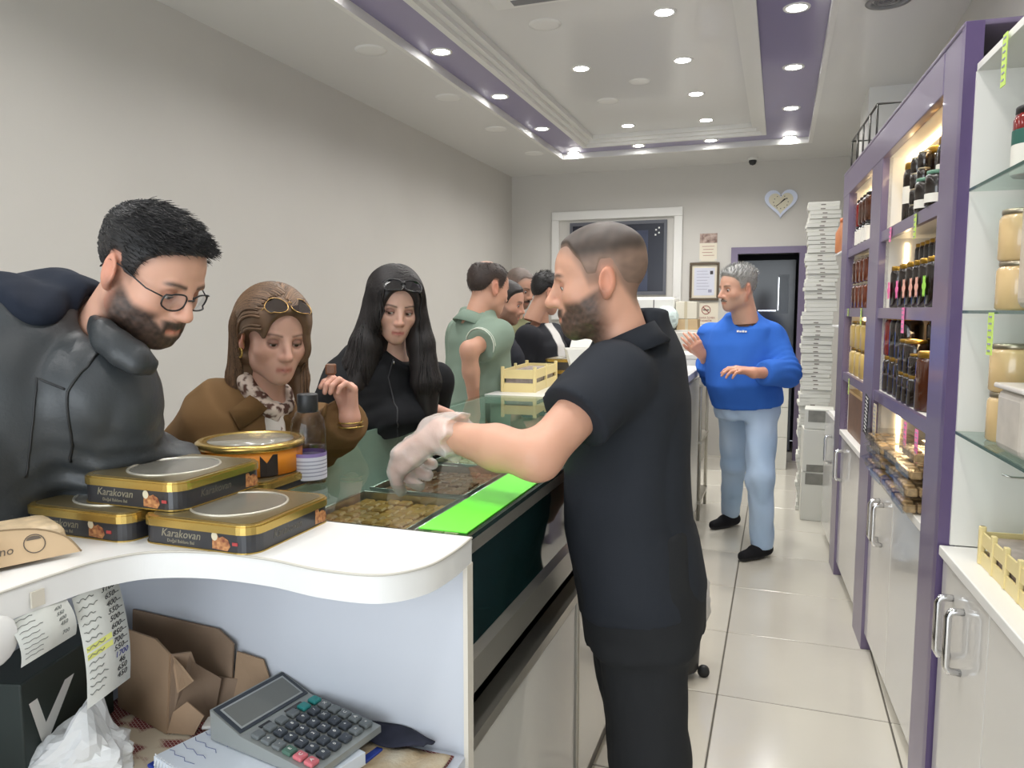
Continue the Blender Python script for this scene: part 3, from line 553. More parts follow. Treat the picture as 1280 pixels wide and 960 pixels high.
# papers, blister, cardboard, black box, crumpled paper
t = empty('blister_pack', (-.935, 1.06, .73), rz=.4, label='small white and blue blister packet beside the cardboard', cat='packet')
Bx('packet', (-.03, -.018, 0), (.03, .018, .006), paper, t, bev=.002); MB().lathe([(0, .006), (.011, .006), (.011, .0075), (0, .0075)], 16).build('round_print', MM('folder_blue'), t)
t = empty('blister_pack', (-.9, 1.105, .735), rz=-.5, label='white crumpled packet further back beside the cardboard', cat='packet'); MB().box((-.035, -.02, 0), (.035, .02, .02), .006).build('packet', paper, t)
card = MM('cardboard', srgb(158, 132, 106), .85, var=.1, vscale=6, bump=.15, bscale=90); card2 = MM('cardboard_dull', srgb(140, 118, 98), .85, var=.12, vscale=7)
def flap(pts, th, name, m, parent):           # bent board: outline points in 3D (quad strip), thickness th
    P = [Vector(p) for p in pts]; n = (P[1]-P[0]).cross(P[2]-P[0]).normalized()*th
    k = len(P); MB().add([tuple(p) for p in P]+[tuple(p+n) for p in P], [tuple(range(k-1, -1, -1)), tuple(range(k, 2*k))]+[(i, (i+1) % k, k+(i+1) % k, k+i) for i in range(k)]).build(name, m, parent)
t = empty('cardboard_box', (-.03, .055, 0), label='torn open brown cardboard box in the desk niche', cat='box')
flap([(-1.14, 1.0, .725), (-.98, .955, .725), (-.975, .965, .87), (-1.02, .98, .885), (-1.14, 1.01, .88)], .004, 'panel', card, t)
flap([(-.98, .955, .725), (-.945, 1.03, .725), (-.93, 1.035, .8), (-.955, 1.0, .84), (-.95, .985, .87), (-.975, .965, .87)], .004, 'panel', card2, t)
flap([(-.975, .965, .865), (-.945, .955, .855), (-.93, .965, .825), (-.95, .97, .81), (-.962, .962, .8)], .003, 'torn_flap', card, t)
flap([(-.98, .955, .727), (-.93, .965, .727), (-.915, .975, .76), (-.945, .968, .785), (-.97, .96, .765)], .003, 'torn_flap', card, t)
flap([(-.96, 1.03, .727), (-.9, 1.06, .727), (-.91, 1.06, .79), (-.96, 1.035, .8)], .003, 'panel', card2, t)
t = empty('cardboard_sheet', (0, 0, 0), label='larger crumpled brown cardboard sheet leaning on the niche back panel', cat='cardboard')
flap([(-1.2, 1.115, .725), (-.95, 1.105, .725), (-.95, 1.12, .855), (-.99, 1.127, .875), (-1.2, 1.128, .885)], .004, 'panel', card2, t)
flap([(-.95, 1.105, .725), (-.88, 1.12, .735), (-.875, 1.127, .79), (-.89, 1.127, .83), (-.945, 1.122, .84)], .004, 'folded_end', card, t)
t = empty('black_box', (-1.19, .93, .723), rz=.25, label='dark green box with large white V letter at the left of the niche', cat='box')
Bx('box_body', (-.05, -.13, 0), (.05, .1, .17), MM('box_dark', srgb(40, 50, 46), .5), t, bev=.003)
MB().add([(.0505, -.115, .13), (.0505, -.096, .13), (.0505, -.08, .08), (.0505, -.03, .128), (.0505, -.006, .128), (.0505, -.073, .052), (.0505, -.092, .052)], [(0, 6, 5, 2, 1), (2, 5, 4, 3)]).build('letter_v', paper, t)
def noise3(P, fr, seed=0, n=7):
    r = np.random.default_rng(seed); v = 0
    for _ in range(n):
        k = r.normal(size=3)*fr; v = v+np.sin(P @ k+r.uniform(0, 6.28)+.8*np.sin(P @ (r.normal(size=3)*fr*.6)+1))
    return v/n
# crumpled tissue: faceted, folded
bm = bmesh.new(); bmesh.ops.create_icosphere(bm, subdivisions=4, radius=1); P = np.array([v.co[:] for v in bm.verts])
dd_ = 1+.30*np.abs(noise3(P, 3.2, 3))*1.4-.25+.10*np.abs(noise3(P, 8, 5)); Q = P*dd_[:, None]*np.array([.09, .07, .052]); Q[:, 2] = np.maximum(Q[:, 2], -.03)
up_ = np.clip(P[:, 2]-.45, 0, 1); Q[:, 2] += up_*.10*np.clip(np.cos((P[:, 0]-.25)*4), 0, 1)
for v, q in zip(bm.verts, Q): v.co = q
me = bpy.data.meshes.new('crumpled_paper'); bm.to_mesh(me); bm.free()
o = link('crumpled_paper', me, [MM('tissue', srgb(222, 224, 224), .8, bump=.3, bscale=40)], None, (-1.07, .885, .745), .5); tag(o, 'crumpled white paper wrapper at the lower left of the desk', 'paper')
# price lists
def pricelist(name, y0, y1, z0, z1, label, rows_, seed, bold=True):
    t = empty(name, (-.984, (y0+y1)/2, z1), label=label, cat='paper'); w = (y1-y0)/2; H = z1-z0; r = np.random.default_rng(seed)
    vs = []; fs = []; N = 8
    bow = lambda s: .012*math.sin(s*PI*.9)
    sk = lambda s: .012*s
    for k in (0, 1):
        for i in range(N+1):
            s = i/N; vs += [(bow(s)+k*.0006, -w+sk(s), -H*s-.006*(1-s)), (bow(s)+k*.0006, w+sk(s), -H*s+.012*s)]
    n = 2*(N+1)
    for i in range(N): a = 2*i; fs += [(a, a+2, a+3, a+1), (n+a, n+a+1, n+a+3, n+a+2), (a, n+a, n+a+2, a+2), (a+1, a+3, n+a+3, n+a+1)]
    mb = MB(); mb.smooth = True; mb.add(vs, fs).build('sheet', MM('list_paper', srgb(208, 210, 204), .8), t)
    def PT(a, s, up=.0012): return (bow(s)+up, -w+sk(s)+2*w*a, -H*s+(.012*s-.006*(1-s))*0+(.012*s+.006*(1-s))*a-.006*(1-s))
    for i, num in enumerate(rows_):
        s = .05+.9*i/len(rows_)
        pts = [PT(.06+.045*q, s+.012*math.sin(q*1.9+i)-.03*(q*.045)*0, .0012) for q in range(int(8+3*r.random()))]
        MB().tube(pts, .0007 if bold else .0005, 4).build('handwriting', MM('pencil', srgb(120, 124, 120), .8), t)
        if num: 
            c = MM('blackpen', srgb(34, 36, 40), .7) if i != 9 else MM('bluepen', srgb(50, 56, 130), .7)
            M = Matrix.Translation(PT(.78, s-.0, .0013)) @ basis((0, 0, 0), (0, .99, .14), (0, -.14, .99), (1, 0, 0))
            text('written_number', num, .0125 if bold else .008, c if bold else MM('pencil'), t, M, depth=.0002, shear=.35)
        if i in (6, 7) and bold:
            a = PT(.05, s-.025, .0008); b = PT(.62, s+.02, .0008); MB().add([PT(.05, s-.02, .0009), PT(.05, s+.03, .0009), PT(.62, s+.02, .0009), PT(.62, s-.03, .0009)], [(0, 1, 2, 3)]).build('highlighter', MM('hilite', srgb(226, 230, 130), .7), t)
    return t
pricelist('price_list', .812, .894, .872, 1.058, 'handwritten price list with bold black numbers hanging from the desk edge', ['3100--', '650--', '400--', '550--', '500--', '600--', '850--', '700--', '550--', '1700', '46', '650', '450'], 1)
pricelist('price_list', .712, .80, .985, 1.06, 'fainter handwritten sheet hanging left of the price list', ['', '400', '550', '600', '450', '', '700', ''], 2, False)
# ---------------------------------------------------------------- tins
def rrect(w, l, r, n=6):
    pts = []
    for cx, cy, a0 in ((w/2-r, l/2-r, 0), (-w/2+r, l/2-r, PI/2), (-w/2+r, -l/2+r, PI), (w/2-r, -l/2+r, 1.5*PI)):
        for k in range(n+1): a = a0+PI/2*k/n; pts.append((cx+r*math.cos(a), cy+r*math.sin(a)))
    return pts
pastry = MM('pastry_print', srgb(206, 150, 96), .4, vscale=150, col2=srgb(120, 62, 40))
silverink = MM('silver_ink', srgb(150, 144, 124), .35, .3)
def tin(x0, x1, y0, y1, z, h, label, rz=0, sides=True, pic=None):
    w = x1-x0; l = y1-y0; t = empty('sweet_tin', ((x0+x1)/2, (y0+y1)/2, z), rz=rz, label=label, cat='tin')
    bodyo = MB().prism(rrect(w-.006, l-.006, .028), 0, h-.012).build('tin_body', tinblack, t)
    MB().prism(rrect(w-.002, l-.002, .03), 0, .0022).build('bottom_rim', gold, t)
    lid = MB().prism(rrect(w, l, .031), h-.015, h-.003).prism(rrect(w-.006, l-.006, .029), h-.003, h).build('lid', gold, t)
    MB().prism(rrect(w-.022, l-.022, .024), h-.0002, h+.0008).build('lid_panel', MM('lid_panel', srgb(120, 108, 78), .28, .5), lid)
    ow, ol = w*.34, l*.36
    MB().prism([(ow*math.cos(a), ol*math.sin(a)) for a in np.linspace(0, 2*PI, 41)[:-1]], h+.0007, h+.0014).build('oval_window', MM('oval_win', srgb(112, 110, 102), .16), lid)
    MB().tube([(ow*math.cos(a), ol*math.sin(a), h+.0012) for a in np.linspace(0, 2*PI, 41)[:-1]], .0022, 6, True).build('window_ring', MM('ring_silver', srgb(206, 202, 188), .3, .6), lid)
    if sides:
        F = basis((-.028, -l/2+.0028, (h-.012)*.62), (1, 0, 0), (0, 0, 1), (0, -1, 0)); text('lettering', 'Karakovan', .0185, silverink, bodyo, F, shear=.25, depth=.0003)
        F = basis((-.028, -l/2+.0028, (h-.012)*.26), (1, 0, 0), (0, 0, 1), (0, -1, 0)); text('lettering', 'Doğal Baklava Bal', .0075, silverink, bodyo, F, depth=.0003)
        F = basis((.0, 0, 0), (0, 1, 0), (0, 0, 1), (1, 0, 0)); text('lettering', 'Karakovan', .018, MM('dull_ink', srgb(92, 88, 78), .4), bodyo, Matrix.Translation((w/2-.0028, -.02, (h-.012)*.55)) @ F, shear=.25, depth=.0003)
        blob = [(-.017, -.012), (.012, -.014), (.018, -.006), (.014, .004), (.004, .009), (-.004, .006), (-.008, .014), (-.016, .013)]
        MB().prism(blob, 0, .0004, basis((.052, -l/2+.0028, .017), (1, 0, 0), (0, 0, 1), (0, -1, 0))).build('pastry_picture', pastry, bodyo); MB().prism(blob, 0, .0004, basis((w/2-.0028, .075, .017), (0, 1, 0), (0, 0, 1), (1, 0, 0))).build('pastry_picture', pastry, bodyo)
        MB().prism([(.006*math.cos(a), .007*math.sin(a)) for a in np.linspace(0, 6.28, 17)[:-1]], 0, .0006, basis((.04, -l/2+.0028, .025), (1, 0, 0), (0, 0, 1), (0, -1, 0))).build('honey_jar_print', MM('print_pale', srgb(206, 196, 170), .5), bodyo)
        Bx('badge', (.074, -l/2+.002, .013), (.084, -l/2+.0032, .018), MM('badge_red', srgb(170, 60, 60), .5), bodyo)
    return t
tin(-1.232, -.992, .925, 1.15, 1.1, .046, 'black and gold sweet tin at the left under the top tin'); tin(-.985, -.757, .94, 1.168, 1.1, .046, 'black and gold Karakovan tin at the right, lower layer')
tin(-1.143, -.922, .965, 1.19, 1.148, .048, 'black and gold Karakovan tin stacked on top of two others')
tin(-1.2, -.965, 1.24, 1.46, 1.102, .03, 'flat gold-rimmed tin under the round orange tin by the bottle', sides=False)
t = empty('round_tin', (-1.085, 1.355, 1.135), label='round gold-topped tin with orange picture behind the stacked tins', cat='tin')
MB().lathe([(0, 0), (.108, 0), (.108, .06), (0, .06)], 40).build('tin_body', MM('orange_print', srgb(226, 140, 40), .4), t)
MB().lathe([(.108, .05), (.114, .052), (.115, .062), (.11, .066), (.098, .066), (.096, .063), (0, .063)], 44, cap=False).build('lid', gold, t)
MB().lathe([(0, .0635), (.09, .0645), (.09, .063)], 40, cap=False).build('lid_window', MM('oval_win2', srgb(140, 136, 124), .18), t)
MB().add([(.1085*math.cos(a), .1085*math.sin(a), z) for a in (-.75, -.62, -.5, -.4) for z in (.0, .045 if a != -.62 else .028)], [(0, 2, 3, 1), (2, 4, 5, 3), (4, 6, 7, 5)]).build('dark_figure_print', MM('print_dark', srgb(40, 30, 28), .5), t)
# bottle
t = empty('spray_bottle', (-.972, 1.405, 1.1), label='clear plastic bottle with black cap standing behind the tins', cat='bottle')
MB().lathe([(0, .002), (.036, .002), (.038, .006), (.038, .12), (.035, .14), (.026, .158), (.02, .165)], 24, cap=False).build('bottle_body', glassmat('bottle_clear', (.93, .93, .97), .97, .06, 1.45), t)
MB().lathe([(0, .004), (.0355, .004), (.0355, .085), (0, .085)], 24).build('liquid', glassmat('bottle_liquid', (.92, .9, .97), .97, .1, 1.1), t)
MB().lathe([(.0385, .012), (.0385, .062)], 24, cap=False).build('paper_label', MM('bottle_label', srgb(206, 206, 216), .5), t); MB().lathe([(.0386, .062), (.0386, .07)], 24, cap=False).build('purple_band_print', MM('bottle_purple', srgb(136, 116, 170), .5), t)
for k in range(5): MB().lathe([(.0387, .02+.008*k), (.0387, .0225+.008*k)], 24, cap=False).build('printed_line', MM('printline', srgb(150, 150, 166), .6), t)
MB().lathe([(.021, .158), (.0225, .16), (.0225, .195), (.0215, .198), (0, .198)], 24).build('cap', blackp, t)
# kraft packet and kraft box at the left
kraft = MM('kraft', srgb(198, 172, 138), .75, var=.06, vscale=10)
t = empty('kraft_packet', (-1.115, .80, 1.1), rz=1.15, label='kraft paper packet with clear side and printed logo lying on the desk', cat='packet')
mb = MB().box((-.1, -.05, .002), (.085, .06, .05), .022, seg=4); mb.build('packet_body', MM('rusk', srgb(206, 184, 150), .35, var=.3, vscale=40, bump=.3, bscale=50), t)
kp = smooth_poly([(-.085, 0), (-.082, .03), (-.05, .055), (.03, .05), (.075, .03), (.095, .0)], 5)
Mk = basis((0, -.066, .006), (1, 0, 0), (0, .42, .9), (0, -.9, .42))
MB().prism(kp, 0, .0012, Mk).build('kraft_panel', kraft, t); MB().tube([(x, y, .0012) for x, y in kp], .0014, 5, M=Mk).build('panel_edge', MM('kraft_dark', srgb(140, 120, 92), .8), t)
MB().tube([(.035+.014*math.cos(a), .026+.014*math.sin(a), .0016) for a in np.linspace(0, 2*PI, 25)[:-1]], .0008, 5, True, M=Mk).build('logo_ring', MM('logo_grey', srgb(100, 90, 80), .8), t)
MB().prism([(.035+.01*math.cos(a), .032+.006*math.sin(a)) for a in np.linspace(0, PI, 12)], .0012, .0016, Mk).build('logo_cap', MM('logo_grey'), t)
text('lettering', 'Tino', .018, MM('logo_grey'), t, Mk @ Matrix.Translation((-.01, .022, .0015)), shear=.2); text('lettering', 'gevrek', .009, MM('logo_grey'), t, Mk @ Matrix.Translation((-.03, .01, .0015)), shear=.2)
t = empty('kraft_box', (-1.1, .705, 1.1), rz=1.0, label='small kraft carton at the left edge of the desk', cat='box')
MB().box((-.05, -.03, 0), (.05, .03, .045), .002).build('box_body', kraft, t); MB().box((-.052, -.032, .042), (.052, .032, .05), .002).build('lid', kraft, t)
# ================================================================ glass display case
case = empty('display_case', (0, 0, 0), label='long glass-topped sweets display case between staff and customers', cat='display case')
x0, x1, y0, y1 = -1.255, -.49, 1.156, 3.17
topg = glassmat('case_glass', (.86, .95, .91), .95, .015, 1.5); underg = bpy.data.materials.new('glass_underside'); underg.use_nodes = True; underg.node_tree.nodes.clear(); n1 = underg.node_tree.nodes.new('ShaderNodeBsdfTransparent'); n2 = underg.node_tree.nodes.new('ShaderNodeOutputMaterial'); n1.inputs[0].default_value = (.92, .98, .95, 1); underg.node_tree.links.new(n1.outputs[0], n2.inputs[0]); dgreen = MM('dark_green_glass', srgb(16, 40, 40), .06, coat=.6)
alu = MM('aluminium', srgb(178, 174, 164), .32, .7); alud = MM('aluminium_dark', srgb(92, 90, 86), .35, .6)
casew = MM('case_white', srgb(206, 203, 197), .25, coat=.3)
pane = MB().box((x0, y0, 1.092), (x1+.004, y1, 1.1)); pane.mi = [1, 0, 1, 1, 1, 1]; pane.build('glass_top', [topg, underg], case); Bx('top_edge', (x1+.0, y0, 1.0905), (x1+.008, y1, 1.0995), MM('glass_edge_dark', srgb(34, 50, 46), .15), case); Bx('top_edge', (x0, y0-.005, 1.0905), (x1+.008, y0, 1.0998), MM('glass_edge_dark'), case)
Bx('customer_panel', (x0, y0, .86), (x0+.008, y1, 1.09), MM('frosted_panel', srgb(186, 198, 192), .35), case); Bx('end_glass', (x0, y1-.006, .86), (x1, y1, 1.092), topg, case)
Bx('top_rail', (x1-.03, y0, 1.06), (x1, y1, 1.09), alu, case)
for k, (a, b) in enumerate([(y0+.01, 2.12), (2.1, y1-.02)]): Bx('sliding_door', (x1-.014-.008*k, a, .885), (x1-.008-.008*k, b, 1.06), dgreen, case)
MB().prism([(x1-.03, .80), (x1+.006, .812), (x1+.004, .87), (x1-.012, .886), (x1-.03, .886)], y0, y1, Matrix(((1, 0, 0, 0), (0, 0, 1, 0), (0, 1, 0, 0), (0, 0, 0, 1)))).build('lower_rail', alu, case)
Bx('vent_slot', (x1-.09, y0, .715), (x1-.05, y1, .80), alud, case); Bx('slot_ledge', (x1-.05, y0, .69), (x1-.004, y1, .715), alu, case)
Bx('machine_housing', (x0+.03, y0, .08), (x1-.05, y1, .86), casew, case); Bx('customer_panel', (x0, y0, .05), (x0+.02, y1, .86), casew, case)
for a, b in [(y0+.03, 1.93), (1.96, 2.5), (2.53, 3.14)]:
    Bx('lower_panel', (x1-.03, a, .12), (x1-.008, b, .685), casew, case, bev=.004)
    for yy in (a-.012, b): Bx('panel_stile', (x1-.035, yy, .06), (x1-.002, yy+.012, .69), alu, case)
Bx('plinth', (x0+.05, y0+.02, 0), (x1-.04, y1-.02, .08), alud, case)
Bx('corner_profile', (x1-.012, y0-.001, .02), (x1+.004, y0+.014, .70), alu, case, bev=.003)
Bx('display_deck', (x0+.01, y0+.005, .86), (x1-.03, y1-.01, .875), MM('deck_white', srgb(196, 198, 194), .3), case)
# trays of sweets
sweet = [MM('sweet_brown', srgb(118, 74, 44), .35, var=.35, vscale=50), MM('sweet_gold', srgb(176, 128, 66), .35, var=.35, vscale=50), MM('sweet_pale', srgb(186, 168, 132), .4, var=.3, vscale=50)]
tn = 0
for j, (a, b) in enumerate([(1.2, 1.58), (1.62, 2.02), (2.06, 2.46), (2.5, 2.9)]):
    for i, (p, q) in enumerate([(-1.2, -.88), (-.86, -.55)]):
        if (i, j) == (0, 0): continue
        nmj = ['nearest row', 'second row', 'third row', 'farthest row'][j]; t = empty('sweet_tray', ((p+q)/2, (a+b)/2, .876), label='steel tray of sweets in the glass case, %s, %s side' % (nmj, ['customer', 'staff'][i]), cat='tray')
        w, l = (q-p)/2, (b-a)/2
        mb = MB().box((-w, -l, 0), (w, l, .003))
        for s in (-1, 1): mb.box((s*w-.002, -l, 0), (s*w+.002, l, .045)); mb.box((-w, s*l-.002, 0), (w, s*l+.002, .045))
        mb.build('tray_body', steel, t); MB().tube([(-w, -l, .046), (w, -l, .046), (w, l, .046), (-w, l, .046)], .004, 6, True).build('tray_rim', steel, t)
        f = MB(); nx, ny = 7, 9
        for u in range(nx):
            for v in range(ny):
                cx = -w+.012+(2*w-.024)*(u+.5)/nx; cy = -l+.012+(2*l-.024)*(v+.5)/ny; hx = (w-.012)/nx*.9; hy = (l-.012)/ny*.9
                f.box((cx-hx, cy-hy, .003), (cx+hx, cy+hy, .026+.008*random.random()), .005, seg=1)
        tag(f.build('baklava', sweet[tn % 3], t), kind='stuff'); tn += 1
tag(Bx('green_sheet', (-.583, 1.162, 1.1005), (-.492, 1.95, 1.1025), MM('lime_plastic', srgb(108, 236, 60), .4)), 'bright lime green plastic strip along the staff edge of glass top', 'sheet')
# ---------------------------------------------------------------- second counter and what stands on it
far = empty('far_counter', (0, 0, 0), label='white counter continuing behind the glass display case', cat='counter')
MB().prism([(x0, 3.18), (x1, 3.18), (x1, 5.3), (-.88, 5.3), (-.88, 4.2), (x0, 4.2)], 1.06, 1.1).build('worktop', desktop, far); MB().prism([(x0+.02, 3.2), (x1-.03, 3.2), (x1-.03, 5.28), (-.86, 5.28), (-.86, 4.18), (x0+.02, 4.18)], .08, 1.06).build('counter_body', casew, far); MB().prism([(x0+.06, 3.22), (x1-.06, 3.22), (x1-.06, 5.26), (-.82, 5.26), (-.82, 4.14), (x0+.06, 4.14)], 0, .08).build('plinth', alud, far)
for a in (3.25, 3.95, 4.65): Bx('door', (x1-.03, a, .12), (x1-.012, a+.62, 1.03), casew, far, bev=.003)
rack = empty('steel_rack', (-.72, 5.62, 0), label='narrow steel rack at the end of the far counter', cat='rack')
for sx in (-1, 1):
    for sy in (-1, 1): MB().tube([(sx*.22, sy*.25, 0), (sx*.22, sy*.25, 1.25)], .012, 8).build('upright', alu, rack)
for z in (.12, .55, .95): Bx('rack_shelf', (-.235, -.265, z), (.235, .265, z+.02), alu, rack)
for k, (z, hh) in enumerate([(.14, .3), (.57, .3), (.97, .2)]): 
    t = empty('white_carton', (-.70, 5.6, z), label='white carton on the %s shelf of the steel rack' % ['bottom', 'middle', 'top'][k], cat='box'); Bx('box_body', (-.16, -.2, 0), (.17, .2, hh), paper, t, bev=.004); Bx('lid', (-.165, -.205, hh-.03), (.175, .205, hh+.004), MM('carton_lid', srgb(214, 212, 204), .6), t, bev=.003)
cm = Matrix.Translation((-1.155, 3.55, 1.1)) @ Matrix.Rotation(PI/2+.07, 4, 'Z')
crate('cream_crate', 'cream slotted crate of packed sweets at the far end of glass case', .46, .155, .105, 2, 1, MM('sweet_wrap2', srgb(170, 160, 158), .25, var=.3, vscale=40), cm)
tin(-1.19, -.95, 3.86, 4.12, 1.1, .06, 'lower black and gold tin behind the cream crate', sides=False); tin(-1.185, -.945, 3.87, 4.13, 1.161, .06, 'upper black and gold tin behind the cream crate', sides=False)
for k, yy in enumerate((4.35, 4.65)): tin(-.8, -.56, yy-.12, yy+.12, 1.1, .13, 'tall gold-lidded tin further along far counter, %s one' % ['nearer', 'farther'][k], sides=False)
t = empty('white_carton', (-.83, 3.5, 1.1), rz=.35, label='open white carton with flared sides behind the dark-shirted man', cat='box')
MB().add([(-.07, -.06, 0), (.07, -.06, 0), (.07, .06, 0), (-.07, .06, 0), (-.13, -.1, .2), (.12, -.1, .2), (.12, .1, .2), (-.13, .1, .2)], [(3, 2, 1, 0), (0, 1, 5, 4), (1, 2, 6, 5), (2, 3, 7, 6), (3, 0, 4, 7)]).build('box_body', paper, t)
flap([(-.1, .1, .2), (.12, .1, .2), (.12, .13, .27), (-.08, .13, .27)], .002, 'box_flap', paper, t)
# bin
t = empty('waste_bin', (-.345, 3.02, 0), label='small black wheeled bin with white bag behind the dark trousers', cat='bin')
MB().lathe([(0, .03), (.075, .03), (.08, .04), (.09, .24), (.086, .24)], 24, cap=False).build('bin_body', blackp, t)
for a in (.1, 2.2, 4.3):
    c = MB().lathe([(0, -.012), (.022, -.012), (.024, -.008), (.024, .008), (.022, .012), (0, .012)], 16, basis((.1*math.cos(a), .1*math.sin(a), .024), (0, 0, 1), (math.cos(a), math.sin(a), 0), (-math.sin(a), math.cos(a), 0))).build('caster', blackp, t)
pl = [(.088, .2), (.1, .23), (.115, .28), (.12, .34), (.11, .39), (.09, .42), (.05, .41)]
bgm = MB().lathe(pl, 28, cap=False).mesh('bag')
for v in bgm.vertices:
    a = math.atan2(v.co.y, v.co.x); k = 1+.1*math.sin(7*a+v.co.z*30)+.06*math.sin(13*a); v.co.x *= k; v.co.y *= k
link('bin_bag', bgm, [mat('bag_plastic', srgb(214, 214, 212), .3, alpha=.75)], t)
# ---------------------------------------------------------------- stacks by the far right
def numword(n):
    o_ = ['', 'first', 'second', 'third', 'fourth', 'fifth', 'sixth', 'seventh', 'eighth', 'ninth', 'tenth', 'eleventh', 'twelfth', 'thirteenth', 'fourteenth', 'fifteenth', 'sixteenth', 'seventeenth', 'eighteenth', 'nineteenth']; t_ = ['', '', 'twent', 'thirt', 'fort', 'fift', 'sixt', 'sevent']
    return o_[n] if n < 20 else (t_[n//10]+'ieth' if n % 10 == 0 else t_[n//10]+'y-'+o_[n % 10])
boxw = MM('carton_white', srgb(214, 213, 204), .6); mark = MM('carton_mark', srgb(120, 112, 104), .7)
bx_ = MB().box((-.105, -.11, 0), (.105, .11, .0285), .002, seg=1).mesh('box_body'); bx_.materials.append(boxw)
mk_ = MB().box((-.02, -.1112, .006), (.012, -.1098, .013)).mesh('printed_mark'); mk_.materials.append(mark)
for k in range(75):
    t = empty('cake_carton', (.262+.008*math.sin(k*.9)+random.uniform(-.005, .005)+(.012 if k > 48 else 0), 6.02+random.uniform(-.008, .008), .002+k*.03), rz=random.uniform(-.04, .04), label='flat white carton in the tall stack by the shelving, %s from the floor' % numword(k+1), cat='box', group='tall stack of flat white cartons')
    link('box_body', bx_, [], t)
    if not (46 < k < 52 or 26 < k < 30): link('printed_mark', mk_, [], t)
for k, (z, hh, lb) in enumerate([(0, .35, 'bottom'), (.352, .3, 'middle'), (.654, .14, 'top')]):
    t = empty('white_carton', (.275+.01*(k == 2), 5.72, z), label='white carton with grey label, %s of the stack beyond the low cabinet' % lb, cat='box', rz=[0, .05, -.05][k])
    Bx('box_body', (-.095, -.09, 0), (.095, .12, hh), boxw, t, bev=.004)
    Bx('grey_label', (-.07, -.0925, hh-.09 if k != 1 else .0), (.09, -.09, hh-.01 if k != 1 else .0 + .05), MM('grey_film', srgb(128, 126, 118), .4, var=.2, vscale=20), t)
for k, (z, hh) in enumerate([(0, .3), (.302, .28), (.584, .3)]):
    t = empty('white_carton', (-.02, 7.55, z), label='large white carton by the doorway, %s of three' % ['bottom', 'middle', 'top'][k], cat='box'); Bx('box_body', (-.09, -.15, 0), (.12, .15, hh), boxw, t, bev=.004); Bx('tape', (-.02, -.152, 0), (.02, -.15, hh), MM('tape', srgb(196, 186, 160), .4), t)
# tubs on a wire bracket, bottle, wire rack
t = cabthing('wire_bracket', 'small wire bracket shelf on the far side of the purple post', 'shelf'); 
Bx('bracket_board', (.0, 2.22, 1.815), (.2, 2.62, 1.825), whitem, t); Bx('bracket_board', (.0, 2.22, 1.38), (.2, 2.62, 1.39), whitem, t); Bx('bracket_side', (.2, 2.2, .83), (.215, 2.64, 2.2), whitem, t)
tubp = None
for (z0, n, nm_) in ((1.826, 5, 'upper'), (1.391, 4, 'lower')):
    for k in range(n):
        t = cabthing('plastic_tub', 'white round tub in the %s stack by the post, %s from below' % (nm_, ORD[k]), 'tub', 'white tubs stacked by the post'); t.location = cpt(2.36, .07, z0+k*.062)
        if tubp is None: tubp = (MB().lathe([(0, 0), (.05, 0), (.058, .05), (.058, .056)], 20, cap=False).mesh('tub_body'), MB().lathe([(.061, .05), (.062, .06), (.0, .0615)], 20, cap=False).mesh('lid'))
        link('tub_body', tubp[0], [MM('tub_white', srgb(222, 222, 220), .4)], t); link('lid', tubp[1], [MM('tub_lidw', srgb(206, 208, 210), .35)], t)
t = cabthing('sauce_bottle', 'orange-brown sauce bottle beside the white tub stack', 'bottle'); t.location = cpt(2.54, .03, 1.826)
MB().lathe([(0, 0), (.038, 0), (.04, .008), (.04, .12), (.018, .165), (.016, .19)], 18, cap=False).build('bottle_body', MM('sauce', srgb(184, 120, 80), .3), t); MB().lathe([(.018, .185), (.018, .21), (0, .21)], 14).build('cap', MM('sauce_cap', srgb(190, 110, 70), .4), t)
t = cabthing('wire_rack', 'thin grey wire rack on top of the far shelving end', 'rack')
for z in (2.265, 2.42): MB().tube([(.02, 1.4, z), (.02, 2.2, z), (.24, 2.2, z), (.24, 1.4, z)], .006, 6, True).build('wire', alud, t)
for u in (1.4, 1.6, 1.8, 2.0, 2.2): MB().tube([(.02, u, 2.265), (.02, u, 2.42)], .005, 6).build('wire', alud, t)
# ---------------------------------------------------------------- cabinet and boxes at the back wall
t = empty('back_cabinet', (-1.3, 7.45, 0), label='tall pale storage cabinet against the back wall', cat='cabinet')
Bx('cabinet_body', (-.7, -.35, 0), (.62, .43, 1.3), MM('cab_pale', srgb(206, 203, 196), .4), t, bev=.005)
for k in range(3): Bx('door', (-.69+.435*k, -.37, .05), (-.27+.435*k, -.35, 1.28), MM('cab_pale2', srgb(212, 209, 202), .4), t, bev=.004)
t = empty('white_appliance', (-1.1, 7.3, 1.3), label='white box-shaped appliance on the back cabinet', cat='appliance'); MB().box((-.2, -.15, 0), (.18, .18, .3), .02).build('housing', MM('appl', srgb(222, 221, 216), .35), t); Bx('seam', (-.02, -.1515, .02), (-.012, -.149, .28), ink, t); Bx('top_panel', (-.18, -.13, .3), (.16, .16, .306), whitem, t)
t = empty('plastic_bag', (-1.0, 7.1, 1.3), label='pale translucent plastic bag in front of the white appliance', cat='bag')
bm = bmesh.new(); bmesh.ops.create_icosphere(bm, subdivisions=3, radius=1); P = np.array([v.co[:] for v in bm.verts]); Q = P*(1+.18*noise3(P, 4, 8))[:, None]*np.array([.12, .07, .12])
for v, q in zip(bm.verts, Q): v.co = (q[0], q[1], q[2]+.1)
me = bpy.data.meshes.new('bag_body'); bm.to_mesh(me); bm.free(); link('bag_body', me, [MM('bagpale', srgb(196, 210, 208), .3, var=.15, vscale=30)], t)
